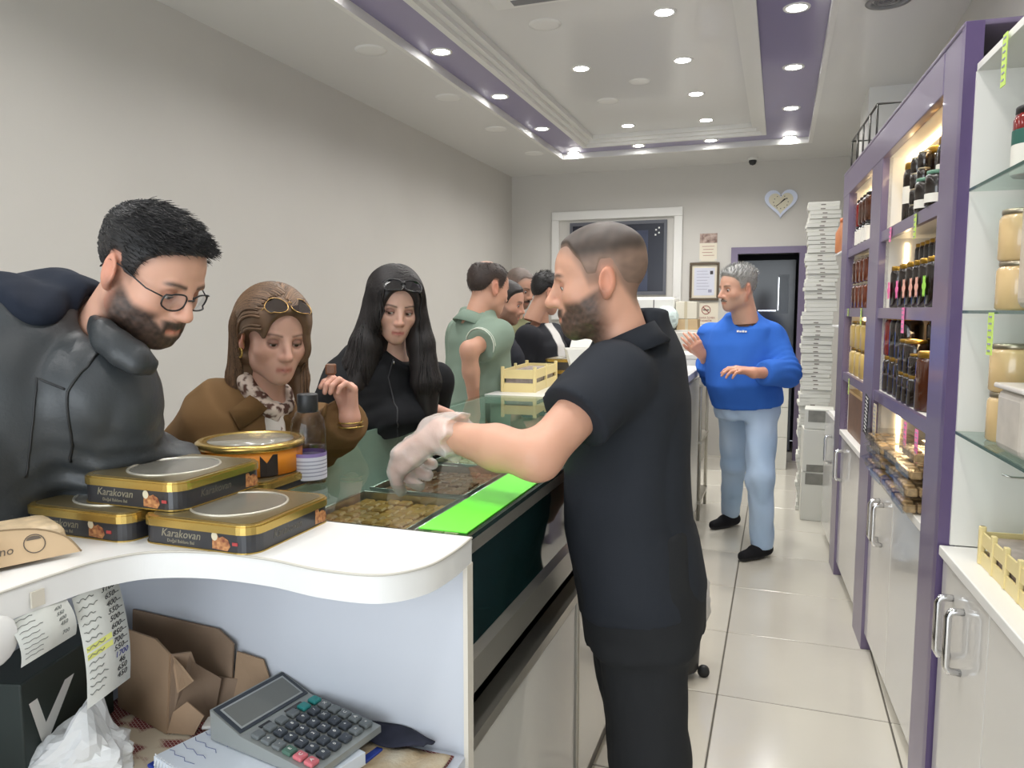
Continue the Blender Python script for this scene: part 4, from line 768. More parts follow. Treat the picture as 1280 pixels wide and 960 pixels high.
for k, (x, z, hh, c) in enumerate([(-.81, 1.3, .1, srgb(196, 170, 132)), (-.82, 1.402, .16, srgb(220, 214, 198))]):
    t = empty('carton', (x, 7.25, z), label=['brown carton at the right end of the back cabinet', 'cream carton standing on the brown carton'][k], cat='box'); Bx('box_body', (-.09, -.12, 0), (.1, .12, hh), MM('carton%d' % k, c, .7), t, bev=.004); Bx('tape', (-.012, -.122, 0), (.014, -.12, hh), MM('tape'), t)
# ================================================================ implicit-surface modelling for people
V3 = lambda *a: np.array(a, np.float64)
def nrm(v): v = np.asarray(v, float); return v/np.linalg.norm(v)
def smin(a, b, k):
    h = np.clip(.5+.5*(b-a)/k, 0, 1); return b*(1-h)+a*h-k*h*(1-h)
def smax(a, b, k): return -smin(-a, -b, k)
def sst(a, b, x): t = np.clip((x-a)/(b-a), 0, 1); return t*t*(3-2*t)
def cone(a, b, ra, rb):
    a = np.asarray(a, float); b = np.asarray(b, float); ba = b-a; L2 = ba @ ba
    def f(P):
        h = np.clip(((P-a) @ ba)/L2, 0, 1); d = P-a-h[:, None]*ba; return np.sqrt((d*d).sum(1))-(ra+(rb-ra)*h)
    return f
def ell(c, r, R=None):
    c = np.asarray(c, float); r = np.asarray(r, float)
    def f(P):
        q = P-c
        if R is not None: q = q @ R
        k0 = np.sqrt(((q/r)**2).sum(1)); k1 = np.sqrt(((q/(r*r))**2).sum(1))+1e-9; return k0*(k0-1)/k1
    return f
def loft(o, ax, tab, n=2.3):          # o origin, ax 3x3 columns (side, front, up); tab rows (w, halfwidth, halfdepth, front offset)
    o = np.asarray(o, float); tab = np.array(tab, float)
    def f(P):
        q = (P-o) @ ax; w = np.clip(q[:, 2], tab[0, 0], tab[-1, 0])
        a = np.interp(w, tab[:, 0], tab[:, 1]); b = np.interp(w, tab[:, 0], tab[:, 2]); c = np.interp(w, tab[:, 0], tab[:, 3])
        u = np.abs(q[:, 0])/a; v = np.abs(q[:, 1]-c)/b; rad = (u**n+v**n)**(1/n); m = np.minimum(a, b)
        d = (rad-1)*m; e = np.abs(q[:, 2]-w)
        return np.where(e > 0, np.sqrt(np.maximum(d, 0)**2+e*e)+np.minimum(d, 0)*0, d)
    return f
def un(k, *fs):
    fs = [x for x in fs if x is not None]
    def f(P):
        d = fs[0](P)
        for g in fs[1:]: d = smin(d, g(P), k)
        return d
    return f
def chain(pts, rs, k=.015): return un(k, *[cone(pts[i], pts[i+1], rs[i], rs[i+1]) for i in range(len(pts)-1)])
def wav(P, fr, seed, n=6, an=(1, 1, 1)):
    r = np.random.default_rng(seed); v = np.zeros(len(P)); an = np.asarray(an, float)
    for _ in range(n):
        k = nrm(r.normal(size=3)*an)*fr*r.uniform(.6, 1.4); k2 = r.normal(size=3)*fr*.35; v += np.sin(P @ k+r.uniform(0, 6.28)+1.3*np.sin(P @ k2+r.uniform(0, 6)))
    return v/n
def mesh_sdf(f, lo, hi, h):
    lo = np.asarray(lo, float); hi = np.asarray(hi, float); B = 6
    nb = np.maximum(1, np.ceil((hi-lo)/(h*B)).astype(int)); n = nb*B+1
    bc = np.stack(np.meshgrid(*[(np.arange(k)+.5)*B*h for k in nb], indexing='ij'), -1).reshape(-1, 3)+lo
    db = f(bc); near = np.abs(db) < B*h*1.05*1.35+.012
    D = np.repeat(np.repeat(np.repeat(np.where(db < 0, -1., 1.).reshape(nb), B, 0), B, 1), B, 2); D = np.pad(D, ((0, 1),)*3, mode='edge')
    idx = np.argwhere(near.reshape(nb))
    off = np.stack(np.meshgrid(*[np.arange(B+1)]*3, indexing='ij'), -1).reshape(-1, 3)
    msk = np.zeros(n, bool); G = (idx[:, None, :]*B+off[None]).reshape(-1, 3); msk[G[:, 0], G[:, 1], G[:, 2]] = True
    I = np.argwhere(msk); vals = np.concatenate([f(lo+c*h) for c in np.array_split(I, max(1, len(I)//200000+1))]); D[I[:, 0], I[:, 1], I[:, 2]] = vals
    s = D < 0; c8 = [(i, j, k) for i in (0, 1) for j in (0, 1) for k in (0, 1)]
    cnt = sum(s[i:n[0]-1+i, j:n[1]-1+j, k:n[2]-1+k].astype(np.int8) for i, j, k in c8); act = np.argwhere((cnt > 0) & (cnt < 8))
    vid = -np.ones(n-1, np.int64); vid[act[:, 0], act[:, 1], act[:, 2]] = np.arange(len(act))
    dv = {c: D[act[:, 0]+c[0], act[:, 1]+c[1], act[:, 2]+c[2]] for c in c8}; acc = np.zeros((len(act), 3)); num = np.zeros(len(act))
    for a in c8:
        for ax in range(3):
            if a[ax]: continue
            b = list(a); b[ax] = 1; b = tuple(b); da, dbb = dv[a], dv[b]; x = (da < 0) != (dbb < 0); t = da/np.where(x, da-dbb, 1)
            p = np.tile(np.array(a, float), (len(act), 1)); p[:, ax] += t; acc += np.where(x[:, None], p, 0); num += x
    V = lo+(act+acc/num[:, None])*h; F = []
    for ax in range(3):
        u, w = (ax+1) % 3, (ax+2) % 3; sl = [slice(0, None)]*3; s0 = [slice(1, -1)]*3; s1 = [slice(1, -1)]*3; s0[ax] = slice(0, -1); s1[ax] = slice(1, None)
        A = s[tuple(s0)]; Bq = s[tuple(s1)]
        for flip in (0, 1):
            e = np.argwhere(A & ~Bq if not flip else ~A & Bq)
            if not len(e): continue
            base = e.copy(); base[:, u] += 1; base[:, w] += 1; q = []
            for du, dw in ((0, 0), (-1, 0), (-1, -1), (0, -1)):
                p = base.copy(); p[:, u] += du; p[:, w] += dw; q.append(vid[p[:, 0], p[:, 1], p[:, 2]])
            q = np.stack(q, 1); F.append(q if not flip else q[:, ::-1])
    F = np.concatenate(F) if F else np.zeros((0, 4), int); F = F[(F >= 0).all(1)]
    return V, F
def relax(V, F, it=2, lam=.5):
    e = np.concatenate([F[:, [0, 1]], F[:, [1, 2]], F[:, [2, 3]], F[:, [3, 0]]]); n = len(V)
    for _ in range(it):
        a = np.zeros_like(V); c = np.zeros(n); np.add.at(a, e[:, 0], V[e[:, 1]]); np.add.at(a, e[:, 1], V[e[:, 0]]); np.add.at(c, e[:, 0], 1); np.add.at(c, e[:, 1], 1)
        V = V*(1-lam)+lam*a/np.maximum(c, 1)[:, None]
    return V
class Acc:                             # accumulates pieces into one mesh with vertex colours
    def __init__(s): s.V = []; s.F = []; s.C = []; s.n = 0
    def add(s, V, F, C):
        C = np.asarray(C, float)
        if C.ndim == 1: C = np.tile(C, (len(V), 1))
        s.V.append(V); s.F.append([tuple(x) for x in (F+s.n).tolist()] if isinstance(F, np.ndarray) else [tuple(i+s.n for i in f) for f in F]); s.C.append(C); s.n += len(V)
    def build(s, name, m, parent):
        V = np.concatenate(s.V); C = np.concatenate(s.C); F = [f for fs in s.F for f in fs]
        if parent is not None: V = V-np.array(parent.location)
        me = bpy.data.meshes.new(name); me.from_pydata(V.tolist(), [], F); me.polygons.foreach_set('use_smooth', [True]*len(me.polygons))
        a = me.color_attributes.new('Col', 'FLOAT_COLOR', 'POINT'); a.data.foreach_set('color', np.concatenate([C, np.ones((len(C), 1))], 1).astype(np.float32).ravel()); me.update()
        return link(name, me, m, parent)
SKM = vcolmat('skin', .48, sss=.12, spec=.35, bump=.04, bscale=500); HAIRM = vcolmat('hair', .52, spec=.4); CLM = vcolmat('cloth', .85, bump=.12, bscale=600, spec=.2); LEATHM = vcolmat('leather', .42, bump=.15, bscale=160, spec=.45); GLVM = vcolmat('glove', .3, spec=.5)
KNITM = vcolmat('sweat_fabric', .9, bump=.2, bscale=350, spec=.15)
def head_frame(f, up=(0, 0, 1), roll=0):
    f = nrm(f); x = nrm(np.cross(f, up)); z = np.cross(x, f)
    if roll: x, z = x*math.cos(roll)+z*math.sin(roll), z*math.cos(roll)-x*math.sin(roll)
    return np.stack([x, f, z], 1)      # columns: right, forward, up
def facing(a, el):                     # a: 0 towards the camera, + to picture right (degrees); el: + up
    a = math.radians(a); el = math.radians(el); h = -np.array(FWH)*math.cos(a)+np.array(RT)*math.sin(a); return h*math.cos(el)+V3(0, 0, math.sin(el))
def head_sdf(p):
    fem = p.get('fem', 0); jw = p.get('jaw', 1.0); no = p.get('nose', 1.0); w = p.get('w', 1.0); op = p.get('open', .005); mo = p.get('fat', 0)
    base = [ell((0, -.018, .035), (.076*w, .096, .084)), ell((0, .028, .032), (.063*w, .058, .058)), ell((0, .034, -.035), (.058*w, .052, .07)), ell((0, .03, -.078), (.047*jw+mo, .052, .034)),
            ell((0, .066, -.098), (.026*jw, .02, .019)), ell((.047*jw+mo, .0, -.06), (.02, .03, .03)), ell((-.047*jw-mo, .0, -.06), (.02, .03, .03)), ell((.042, .052, -.026), (.022, .022, .02)), ell((-.042, .052, -.026), (.022, .022, .02))]
    skull = un(.03, *base)
    brow = cone((-.034, .077, .017), (.034, .077, .017), .0085 if fem else .0115, .0085 if fem else .0115)
    nose = un(.008, ell((0, .077, -.012), (.015, .02, .03)), cone((0, .0865, .010), (0, .083+.025*no, -.030), .0075, .0092*no), ell((0, .083+.019*no, -.034), (.012*no, .0135*no, .010)), ell((.011*no, .093, -.037), (.008, .011, .008)), ell((-.011*no, .093, -.037), (.008, .011, .008)))
    lip = un(.004, cone((-.021, .078, -.0685), (0, .0905, -.0655), .0035, .0058), cone((.021, .078, -.0685), (0, .0905, -.0655), .0035, .0058), cone((-.017, .079, -.0705), (0, .0895, -.0755), .0035, .007), cone((.017, .079, -.0705), (0, .0895, -.0755), .0035, .007))
    muz = ell((0, .066, -.06), (.032, .024, .026))
    ears = []
    for s in (1, -1):
        R = np.array(Matrix.Rotation(s*-.35, 3, 'Z') @ Matrix.Rotation(.18, 3, 'X')); c = V3(s*.0805*w, -.02, -.008)
        out = ell(c, (.0085, .0195, .032), R); hol = ell(c+V3(s*.0075, .004, .002), (.006, .0115, .021), R); lobe = ell(c+V3(-s*.002, .006, -.028), (.006, .009, .010), R)
        ears.append(lambda P, o=out, hh=hol, l=lobe: smin(smax(o(P), -hh(P), .004), l(P), .006))
    eyes = [V3(s*.031, .0695, -.001) for s in (1, -1)]
    def f(P):
        d = skull(P); d = smin(d, muz(P), .018); d = smin(d, brow(P), .014)
        for c in eyes: d = smax(d, -(np.sqrt((((P-(c+V3(0, .019, .0)))/V3(1.25, 1, .95))**2).sum(1))-.0150), .012)
        d = smin(d, nose(P), .009); d = smin(d, lip(P), .005)
        d = smax(d, -cone((-.02, .092, -.0705), (.02, .092, -.0705), .0016, .0016)(P), .003)
        for c in eyes:
            lid = np.sqrt(((P-c)**2).sum(1))-.0146; o = ell(c+V3(0, .013, -.0012-.004*(op < .005)), (.0135, .013, max(op, .0012)))(P); d = smin(d, smax(lid, -o, .0015), .003)
        for e in ears: d = smin(d, e(P), .006)
        return d
    return f, skull, eyes
def interp_tab(tab, x): t = np.array(tab, float); return np.interp(x, t[:, 0], t[:, 1])
HAIRLINE = [(-.125, -.078), (-.075, -.07), (-.055, -.03), (-.035, .02), (-.012, .022), (.0, -.008), (.02, -.008), (.032, .03), (.05, .058), (.07, .072), (.09, .085)]
def head_cols(Q, p):
    sk = np.array(p['skin']); n = len(Q); C = np.tile(sk, (n, 1)); x, y, z = np.abs(Q[:, 0]), Q[:, 1], Q[:, 2]
    def mix(col, m): 
        nonlocal C; m = np.clip(m, 0, 1)[:, None]; C = C*(1-m)+np.array(col)*m
    mix(sk*V3(1.02, .78, .72), .55*np.exp(-(((Q-V3(0, .105, -.034))/V3(.016, .02, .014))**2).sum(1)))
    mix(sk*V3(1.0, .76, .70), .45*np.exp(-(((x-.045)/.02)**2+((y-.06)/.025)**2+((z+.035)/.02)**2)))
    mix(sk*V3(1.0, .70, .64), .6*(x > .074)*(y < .01)*(y > -.05))
    lc = p.get('lips', sk*V3(.88, .62, .58)); mix(lc, .85* sst(.0245, .019, x)*sst(.074, .079, y)*np.exp(-((z+.0705)/.0075)**2)**1.0*1.2)
    hc = np.array(p['haircol'])
    bz = .0205+.0035*sst(.012, .036, x)-.006*sst(.04, .056, x); mix(p.get('browcol', hc), p.get('brow', .9)*np.exp(-((z-bz)/(.0042 if not p.get('fem') else .003))**2)*sst(.01, .015, x)*sst(.054, .046, x)*(y > .045))
    for s in (1, -1): 
        q = Q-V3(s*.031, .0695, -.001); r = np.sqrt((q**2).sum(1)); mix(p.get('lidcol', sk*V3(.72, .58, .54)), .75*sst(.021, .0155, r)*(y > .07))
        if p.get('fem'): mix(hc*.5, 1.0*(r < .0165)*np.exp(-((q[:, 2]+.001)/.0016)**2)*(y > .072))
    if 'beard' in p:
        bd = p['beard']; m = sst(bd.get('z0', -.03), bd.get('z0', -.03)-.02, z-.5*np.clip(.045-y, 0, .045)*bd.get('side', 1)); m *= sst(-.032, .02, y)
        mz = sst(-.046, -.052, z)*sst(.04, .025, x)*(y > .06); m = np.maximum(m*sst(bd.get('cheek', .028), bd.get('cheek', .028)+.02, x+np.clip(-.055-z, 0, .05)*1.2), mz*bd.get('mus', 1)); m *= 1-np.clip(1.3*np.exp(-((z+.073)/.0055)**2)*sst(.022, .016, x)*(y > .078), 0, 1)
        mix(bd['col'], bd.get('amt', .8)*m*(1+.10*wav(Q, 600, 8)))
    if 'scalp' in p:
        hl = interp_tab(p.get('scalpline', HAIRLINE), y); m = sst(-.02, .02, z-hl)*(1-sst(.076, .080, x)*(y > -.055)*(y < .006)*(z < .03)); mix(p['scalp'], p.get('scalp_amt', .75)*m)
    return C
def hair_t(Q, p, T):                   # thickness field of a short haircut
    hl = interp_tab(p.get('hairline', HAIRLINE), Q[:, 1]); x = np.abs(Q[:, 0])
    rec = p.get('recede', 0)*sst(.015, .045, x)*sst(.03, .07, Q[:, 1]); up = sst(.03, .085, Q[:, 2]); t = p['ts']+(p['tt']-p['ts'])*up
    m = sst(-.006, p.get('hfade', .022), Q[:, 2]-hl-rec); bald = p.get('bald')
    if bald: m = m*(1-sst(bald, bald*.55, np.sqrt(Q[:, 0]**2+((Q[:, 1]-p.get('baldy', -.02))*.8)**2))*(Q[:, 2] > .05))
    return -.006+(t+.006)*m
def tubes(paths, r0, r1, cols, seg=4):  # paths (N,S,3) -> verts, faces, cols
    N, S_, _ = paths.shape; T = np.gradient(paths, axis=1); T /= np.linalg.norm(T, axis=2, keepdims=True)+1e-9
    A = np.cross(T, V3(.3, .5, .8)); A /= np.linalg.norm(A, axis=2, keepdims=True)+1e-9; Bq = np.cross(T, A); s = np.linspace(0, 1, S_); rr = (r0*(1-s)**.7+r1*s)[None, :, None]*np.ones((N, 1, 1))
    ring = [paths+rr*(A*math.cos(2*PI*k/seg)+Bq*math.sin(2*PI*k/seg)) for k in range(seg)]; V = np.stack(ring, 2).reshape(-1, 3)
    base = (np.arange(N)[:, None]*S_+np.arange(S_-1)[None]).reshape(-1)*seg; F = [np.stack([base+k, base+(k+1) % seg, base+seg+(k+1) % seg, base+seg+k], 1) for k in range(seg)]
    return V, np.concatenate(F), np.repeat(cols, S_*seg, axis=0)
def grad(f, P, e=.002):
    return np.stack([f(P+V3(*(e*(i == k) for k in range(3))))-f(P-V3(*(e*(i == k) for k in range(3)))) for i in range(3)], 1)/(2*e)
def trace(f, P0, dirf, steps, ds, lift):  # strands sliding over an implicit surface
    P = P0.copy(); out = [P.copy()]
    for i in range(steps):
        g = grad(f, P); g /= np.linalg.norm(g, axis=1, keepdims=True)+1e-9; d = dirf(P, i); d = d-(d*g).sum(1, keepdims=True)*g*.9; d /= np.linalg.norm(d, axis=1, keepdims=True)+1e-9
        P = P+d*ds; v = f(P); P = P-g*(v-lift)[:, None]*.7; out.append(P.copy())
    return np.stack(out, 1)
def add_head(acc, hair, p, hc, R, sc, h):
    """head skin + eyes into acc, hair + beard into hair; hc centre, R frame, sc scale. Returns local->world, skull sdf in world"""
    f, skull, eyes = head_sdf(p); hc = np.asarray(hc, float); tw = lambda Q: (Q*sc) @ R.T+hc; tl = lambda P: ((P-hc) @ R)/sc
    nk = cone((0, -.022, -.05), (0, -.045, -.19), .05*p.get('neck', 1), .054*p.get('neck', 1)) if not p.get('noneck') else None
    g = un(.025, f, nk) if nk else f
    if p.get('beard', {}).get('thick'):
        bd = p['beard']; T = bd['thick']; g0 = g
        def bt(Q):
            x, y, z = np.abs(Q[:, 0]), Q[:, 1], Q[:, 2]; m = sst(bd.get('z0', -.03), bd.get('z0', -.03)-.04, z-.55*np.clip(.045-y, 0, .045)*bd.get('side', 1))*sst(-.015, .02, y)*sst(bd.get('cheek', .028), bd.get('cheek', .028)+.025, x+np.clip(-.05-z, 0, .05)*1.3)
            mu = sst(-.045, -.053, z)*sst(.038, .024, x)*(y > .07)*sst(-.069, -.063, z); m = np.maximum(m, mu)*(1-np.exp(-((z+.072)/.006)**2)*sst(.024, .017, x)*(y > .07)); return m
        g = lambda Q: g0(Q)-bt(Q)*(T+.0016*wav(Q, 300, 3))
    V, F = mesh_sdf(g, (-.105, -.13, -.2), (.105, .13, .135), h/sc); V = relax(V, F, 1, .3); acc.add(tw(V), F, head_cols(V, p))
    look = nrm(p.get('gaze', (0, 1, -.35)))
    for c in eyes:
        mb = MB(); M = 12; vs = []; 
        for i in range(M+1):
            for j in range(16): a = PI*i/M; b = 2*PI*j/16; vs.append((math.sin(a)*math.cos(b), math.sin(a)*math.sin(b), math.cos(a)))
        vs = np.array(vs); fs = [(i*16+j, i*16+(j+1) % 16, (i+1)*16+(j+1) % 16, (i+1)*16+j) for i in range(M) for j in range(16)]; E = c+vs*.0128
        dt = vs @ look; col = np.where((dt > .93)[:, None], V3(.01, .006, .004), np.where((dt > .85)[:, None], V3(.05, .025, .012), V3(.55, .52, .50))); acc.add(tw(E), fs, col)
    hcol = np.array(p['haircol'])
    if 'tt' in p:
        hs = lambda Q: skull(Q)-hair_t(Q, p, 0)-.0022*wav(Q, 170, p.get('seed', 1), 6, (1, .5, 1))*sst(.004, .014, hair_t(Q, p, 0))
        V, F = mesh_sdf(hs, (-.115, -.15, -.11), (.115, .125, .165), max(h, .0032)/sc); hair.add(tw(V), F, rgbmix(p.get('scalp', hcol), hcol, sst(.0002, .0055, hair_t(V, p, 0)))*(1+.25*wav(V, 260, 5)[:, None]))
        n = p.get('strands', 500)
        if n:
            r = np.random.default_rng(p.get('seed', 1)); k = r.integers(0, len(V), n*3); Q = V[k]; t = hair_t(Q, p, 0); ok = (skull(Q) > -.001) & (t > .002) & (hs(Q) < .002); Q = Q[ok][:n]; t = t[ok][:n]
            comb = np.array(p.get('comb', (0, .5, .25))); G = grad(skull, Q); G /= np.linalg.norm(G, axis=1, keepdims=True); dr = comb[None]+G*p.get('lift', .8)+r.normal(size=Q.shape)*.25; dr /= np.linalg.norm(dr, axis=1, keepdims=True)
            Ln = np.clip(t, .004, .03)*p.get('slen', 1.5); S_ = 5; s = np.linspace(-.25, 1, S_); pth = Q[:, None, :]+dr[:, None, :]*(Ln[:, None]*s)[:, :, None]+comb[None, None, :]*(Ln[:, None]*np.clip(s, 0, 1)**2*.5)[:, :, None]
            a, b, c = tubes(pth, p.get('sr', .0014), .0003, hcol*(1+.5*r.normal(size=(len(Q), 1))*.5)); hair.add(tw(a), b, np.clip(c, .002, 1))
    if 'mustache' in p:
        ms = un(.004, cone((0, .0985, -.054), (.024, .086, -.061), .006, .004), cone((0, .0985, -.054), (-.024, .086, -.061), .006, .004)); V, F = mesh_sdf(lambda Q: ms(Q)-.001*wav(Q, 300, 3), (-.04, .06, -.08), (.04, .115, -.035), .0025); hair.add(tw(V), F, np.array(p['mustache']))
    return tw, tl, skull
def hand_sdf(wr, d, n, th, sc, curls, thumb=(.5, .35), spread=.08, thick=1.0):
    """wr wrist, d finger direction, n palm normal (out of the palm), th = +1/-1 side of thumb; curls = 4 x (mcp,pip,dip)"""
    d = nrm(d); n = nrm(n-np.dot(n, d)*d); s = np.cross(d, n)*th      # s: towards the thumb
    P = lambda a, b, c: wr+(d*a+s*b+n*c)*sc
    fs = []; 
    pal = [cone(P(.0, .0, 0), P(.045, .018, 0), .021*sc, .017*sc), cone(P(.0, -.004, 0), P(.085, -.028, 0), .02*sc, .0115*sc), cone(P(.0, 0, 0), P(.09, -.008, 0), .021*sc, .013*sc), cone(P(.0, .004, 0), P(.09, .014, 0), .021*sc, .0135*sc), cone(P(.01, .01, .0), P(.09, .032, 0), .019*sc, .0125*sc)]
    palm = un(.012*sc, *pal); fs.append(palm)
    L = [(.044, .026, .02), (.048, .029, .021), (.044, .027, .02), (.035, .02, .018)]; off = [.032, .011, -.011, -.031]; base = [.088, .092, .088, .08]; rad = [.0088, .009, .0086, .0076]
    fin = []
    for i in range(4):
        p = P(base[i], off[i], -.001); a = 0; yaw_ = spread*(1.5-i)
        pts = [p]
        for k in range(3):
            a += curls[i][k]; dirv = (d*math.cos(yaw_)+s*math.sin(yaw_))*math.cos(a)+n*math.sin(a); p = p+dirv*L[i][k]*sc; pts.append(p)
        r = rad[i]*sc*thick; fin.append(chain(pts, [r*1.08, r*1.02, r*.94, r*.8], .004*sc))
    a1, a2 = thumb; t0 = P(.022, .022, .006); t1 = t0+(d*math.cos(a1)+s*math.sin(a1)*.8+n*.35)*.042*sc; t2 = t1+(d*math.cos(a1-a2)+s*math.sin(a1-a2)*.8+n*.3)*.032*sc; t3 = t2+(d*math.cos(a1-2*a2)+s*math.sin(a1-2*a2)*.8+n*.3)*.026*sc
    tf = chain([t0, t1, t2, t3], [.0165*sc, .0118*sc*thick, .0105*sc*thick, .0085*sc*thick], .006*sc)
    def f(Q):
        v = palm(Q)
        for g in fin: v = smin(v, g(Q), .004*sc)
        return smin(v, tf(Q), .009*sc)
    return f, dict(t3=t3, P=P)
def bb(pts, m): A = np.array(pts); return A.min(0)-m, A.max(0)+m
# ================================================================ people
def fr3(up, front):
    z = nrm(up); y = np.asarray(front, float); y = nrm(y-(y @ z)*z); return np.stack([np.cross(y, z), y, z], 1)
MALE = [(-.10, .165, .115, -.012), (0, .172, .125, -.012), (.12, .158, .120, .012), (.25, .165, .122, .012), (.36, .182, .120, .0), (.44, .165, .098, -.012), (.50, .09, .066, -.022), (.53, .065, .06, -.022)]
FEMALE = [(-.10, .168, .115, -.012), (0, .172, .120, -.012), (.13, .130, .098, .004), (.24, .140, .105, .008), (.33, .158, .125, .014), (.42, .145, .088, -.008), (.47, .075, .056, -.02), (.50, .055, .052, -.02)]
def scale_tab(tab, w=1, d=1, L=1, inf=0, belly=0, hem=None, top=None):
    out = []
    for (a, b, c, o_) in tab:
        bl = belly*math.exp(-((a-.13)/.12)**2); out.append((a*L, b*w+inf+bl*.5, c*d+inf+bl*.6, o_+bl*.4))
    A = np.array(out)
    if hem is not None:
        row = [np.interp(hem, A[:, 0], A[:, k]) for k in range(1, 4)]; A = np.vstack([[hem]+row, A[A[:, 0] > hem]])
    return A
def rgbmix(a, b, m): m = np.clip(m, 0, 1)[:, None]; return np.array(a)*(1-m)+np.array(b)*m
def person(s):
    loc = s['loc']; root = empty('person', (loc[0], loc[1], 0), label=s['label'], cat='person')
    body, hair = Acc(), Acc(); p = s['head']; fem = p.get('fem', 0); h = s.get('h', .004); hb = s.get('hb', .012)
    R = head_frame(facing(s['a'], s['el']), roll=math.radians(s.get('roll', 0))); hc = np.asarray(s['hc'], float); sc = s.get('sc', 1)
    tw, tl, skull = add_head(body, hair, p, hc, R, sc, h)
    pel = np.asarray(s['pel'], float); nb = np.asarray(s['nb'], float); T = fr3(nb-pel, facing(s['ta'], 0)); L = np.linalg.norm(nb-pel)/(.50 if not fem else .47); tab = FEMALE if fem else MALE
    tw_, td_, bl = s.get('tw', 1), s.get('td', 1), s.get('belly', 0)
    arms = s['arms']; sk = np.array(p['skin'])
    # ---- hidden body, arms and hands in one skin mesh
    parts = [loft(pel, T, scale_tab(tab, tw_*.93, td_*.93, L, -.008, bl*.9)), cone(nb-T[:, 2]*.02, hc-R[:, 2]*.08*sc-R[:, 1]*.02, .05*sc, .048*sc)]
    ar = .85 if fem else 1.0; ar *= s.get('armr', 1)
    for A in arms: parts += [cone(nb-T[:, 2]*.09, A['sh'], .035*ar, .04*ar), cone(A['sh'], A['el'], .047*ar, .039*ar), chain([A['el'], np.asarray(A['el'])*.6+np.asarray(A['wr'])*.4, A['wr']], [.039*ar, .041*ar, .0265*ar], .02)] if s['top'].get('sleeve') == 'short' else [cone(nb-T[:, 2]*.09, A['sh'], .035, .035), cone(A['sh'], A['el'], .036*ar, .03*ar), cone(A['el'], A['wr'], .03*ar, .0235*ar)]
    for Lg in s['legs']: parts += [cone(Lg[0], Lg[1], .06, .035), cone(Lg[1], Lg[2], .035, .028)]
    fb = un(.03, *parts); pts = [pel-.25, pel+.25, nb-.2, nb+.2, hc]+[A[k] for A in arms for k in ('sh', 'el', 'wr')]+[q for Lg in s['legs'] for q in Lg]; lo, hi = bb(pts, .08)
    V, F = mesh_sdf(fb, lo, hi, hb); body.add(relax(V, F, 2), F, sk)
    for A in arms:
        if 'hand' in A:
            H = A['hand']; hf, info = hand_sdf(np.asarray(A['wr'], float), H['d'], H['n'], H['th'], H.get('sc', 1), H['curl'], H.get('thumb', (.5, .35)), H.get('spread', .08), H.get('thick', 1)); A['info'] = info
            fw = cone(np.asarray(A['wr'])*.7+np.asarray(A['el'])*.3, A['wr'], .031*ar, .0255*ar*H.get('sc', 1)); hf2 = un(.02, fw, hf); A['hf'] = hf2
            lo, hi = bb([A['wr']], .24*H.get('sc', 1)); V, F = mesh_sdf(hf2, lo, hi, H.get('h', .004)); V = relax(V, F, 1, .3); cc = np.tile(sk*V3(1.02, .94, .92), (len(V), 1)); body.add(V, F, cc)
    body.build('body', SKM, root)
    if hair.n: hair.build('hair', HAIRM, root)
    if '_beard' in p: a = Acc(); a.add(*p['_beard']); a.build('beard', HAIRM, root)
    # ---- top garment
    g = s['top']; inf = g.get('inf', .014); ts = scale_tab(tab, tw_, td_, L, inf, bl, hem=g.get('hem', -.08)); lf = loft(pel, T, ts)
    sh = []; ends = []; slv = []
    for A in arms:
        S_, E_, W_ = (np.asarray(A[k], float) for k in ('sh', 'el', 'wr')); r0, r1, r2 = (x*ar+inf for x in g.get('sr', (.052, .046, .034)))
        sh.append(cone(nb-T[:, 2]*g.get('trap', .095)*L, S_-T[:, 2]*.012, .05+inf*.5, r0*.95))
        if g.get('sleeve', 'long') == 'short': e = S_+(E_-S_)*g.get('sl', .75); slv.append(cone(S_, e+(e-S_)*.2, r0+.004, r1+.012)); ends.append((e, nrm(E_-S_), r1+.05))
        else: e = E_+(W_-E_)*g.get('sl', .93); slv.append(un(.02, cone(S_, E_, r0, r1), chain([E_, E_*.5+W_*.5, W_], [r1, (r1+r2)/2+.004, r2], .015))); ends.append((e, nrm(W_-E_), r2+.05))
    nkc = cone(hc-R[:, 2]*g.get('nkl', .21)*sc-R[:, 1]*.05*sc, hc-R[:, 2]*.07*sc-R[:, 1]*.025*sc, (.058 if not fem else .05)*sc*g.get('nk', 1), (.06 if not fem else .05)*sc*g.get('nk', 1)); amp = g.get('amp', .006); sd = g.get('seed', 3); ufs = un(.035, *sh)
    col_f = g.get('extra')
    def ft(P):
        d = smin(lf(P), ufs(P), .04)
        for sf_, (e, ax, rr) in zip(slv, ends):
            q = P-e; v = sf_(P); v = np.where((q*q).sum(1) < (rr+.06)**2, np.maximum(v, q @ ax), v); d = smin(d, v, g.get('ak', .03))
        w = wav(P, g.get('fr', 34), sd, 6, g.get('an', (1, 1, .6))); d = d-amp*(np.abs(w)*2.2-.7)
        for A in arms:       # folds round the elbows
            q = P-np.asarray(A['el'], float); r = np.sqrt((q*q).sum(1)); ax = nrm(np.asarray(A['el'], float)-np.asarray(A['sh'], float)); d = d-g.get('eamp', .006)*np.exp(-(r/.11)**2)*np.sin((q @ ax)*150+6*w)
        if col_f is not None: d = smin(d, col_f(P), .012)
        d = smax(d, -nkc(P), .006)
        if g.get('open') is not None: d = smax(d, -g['open'](P), .004)
        return d
    pts = [pel+T[:, 2]*g.get('hem', -.08)-.1, pel+.25, pel-.1, nb-.2, nb+.14]+[A['sh'] for A in arms]+[e for e, _, _ in ends]+[A['el'] for A in arms]; lo, hi = bb(pts, .13); lo = np.minimum(lo, pel-.27*np.array([1, 1, .2])); hi = np.maximum(hi, pel+.27*np.array([1, 1, .2]))
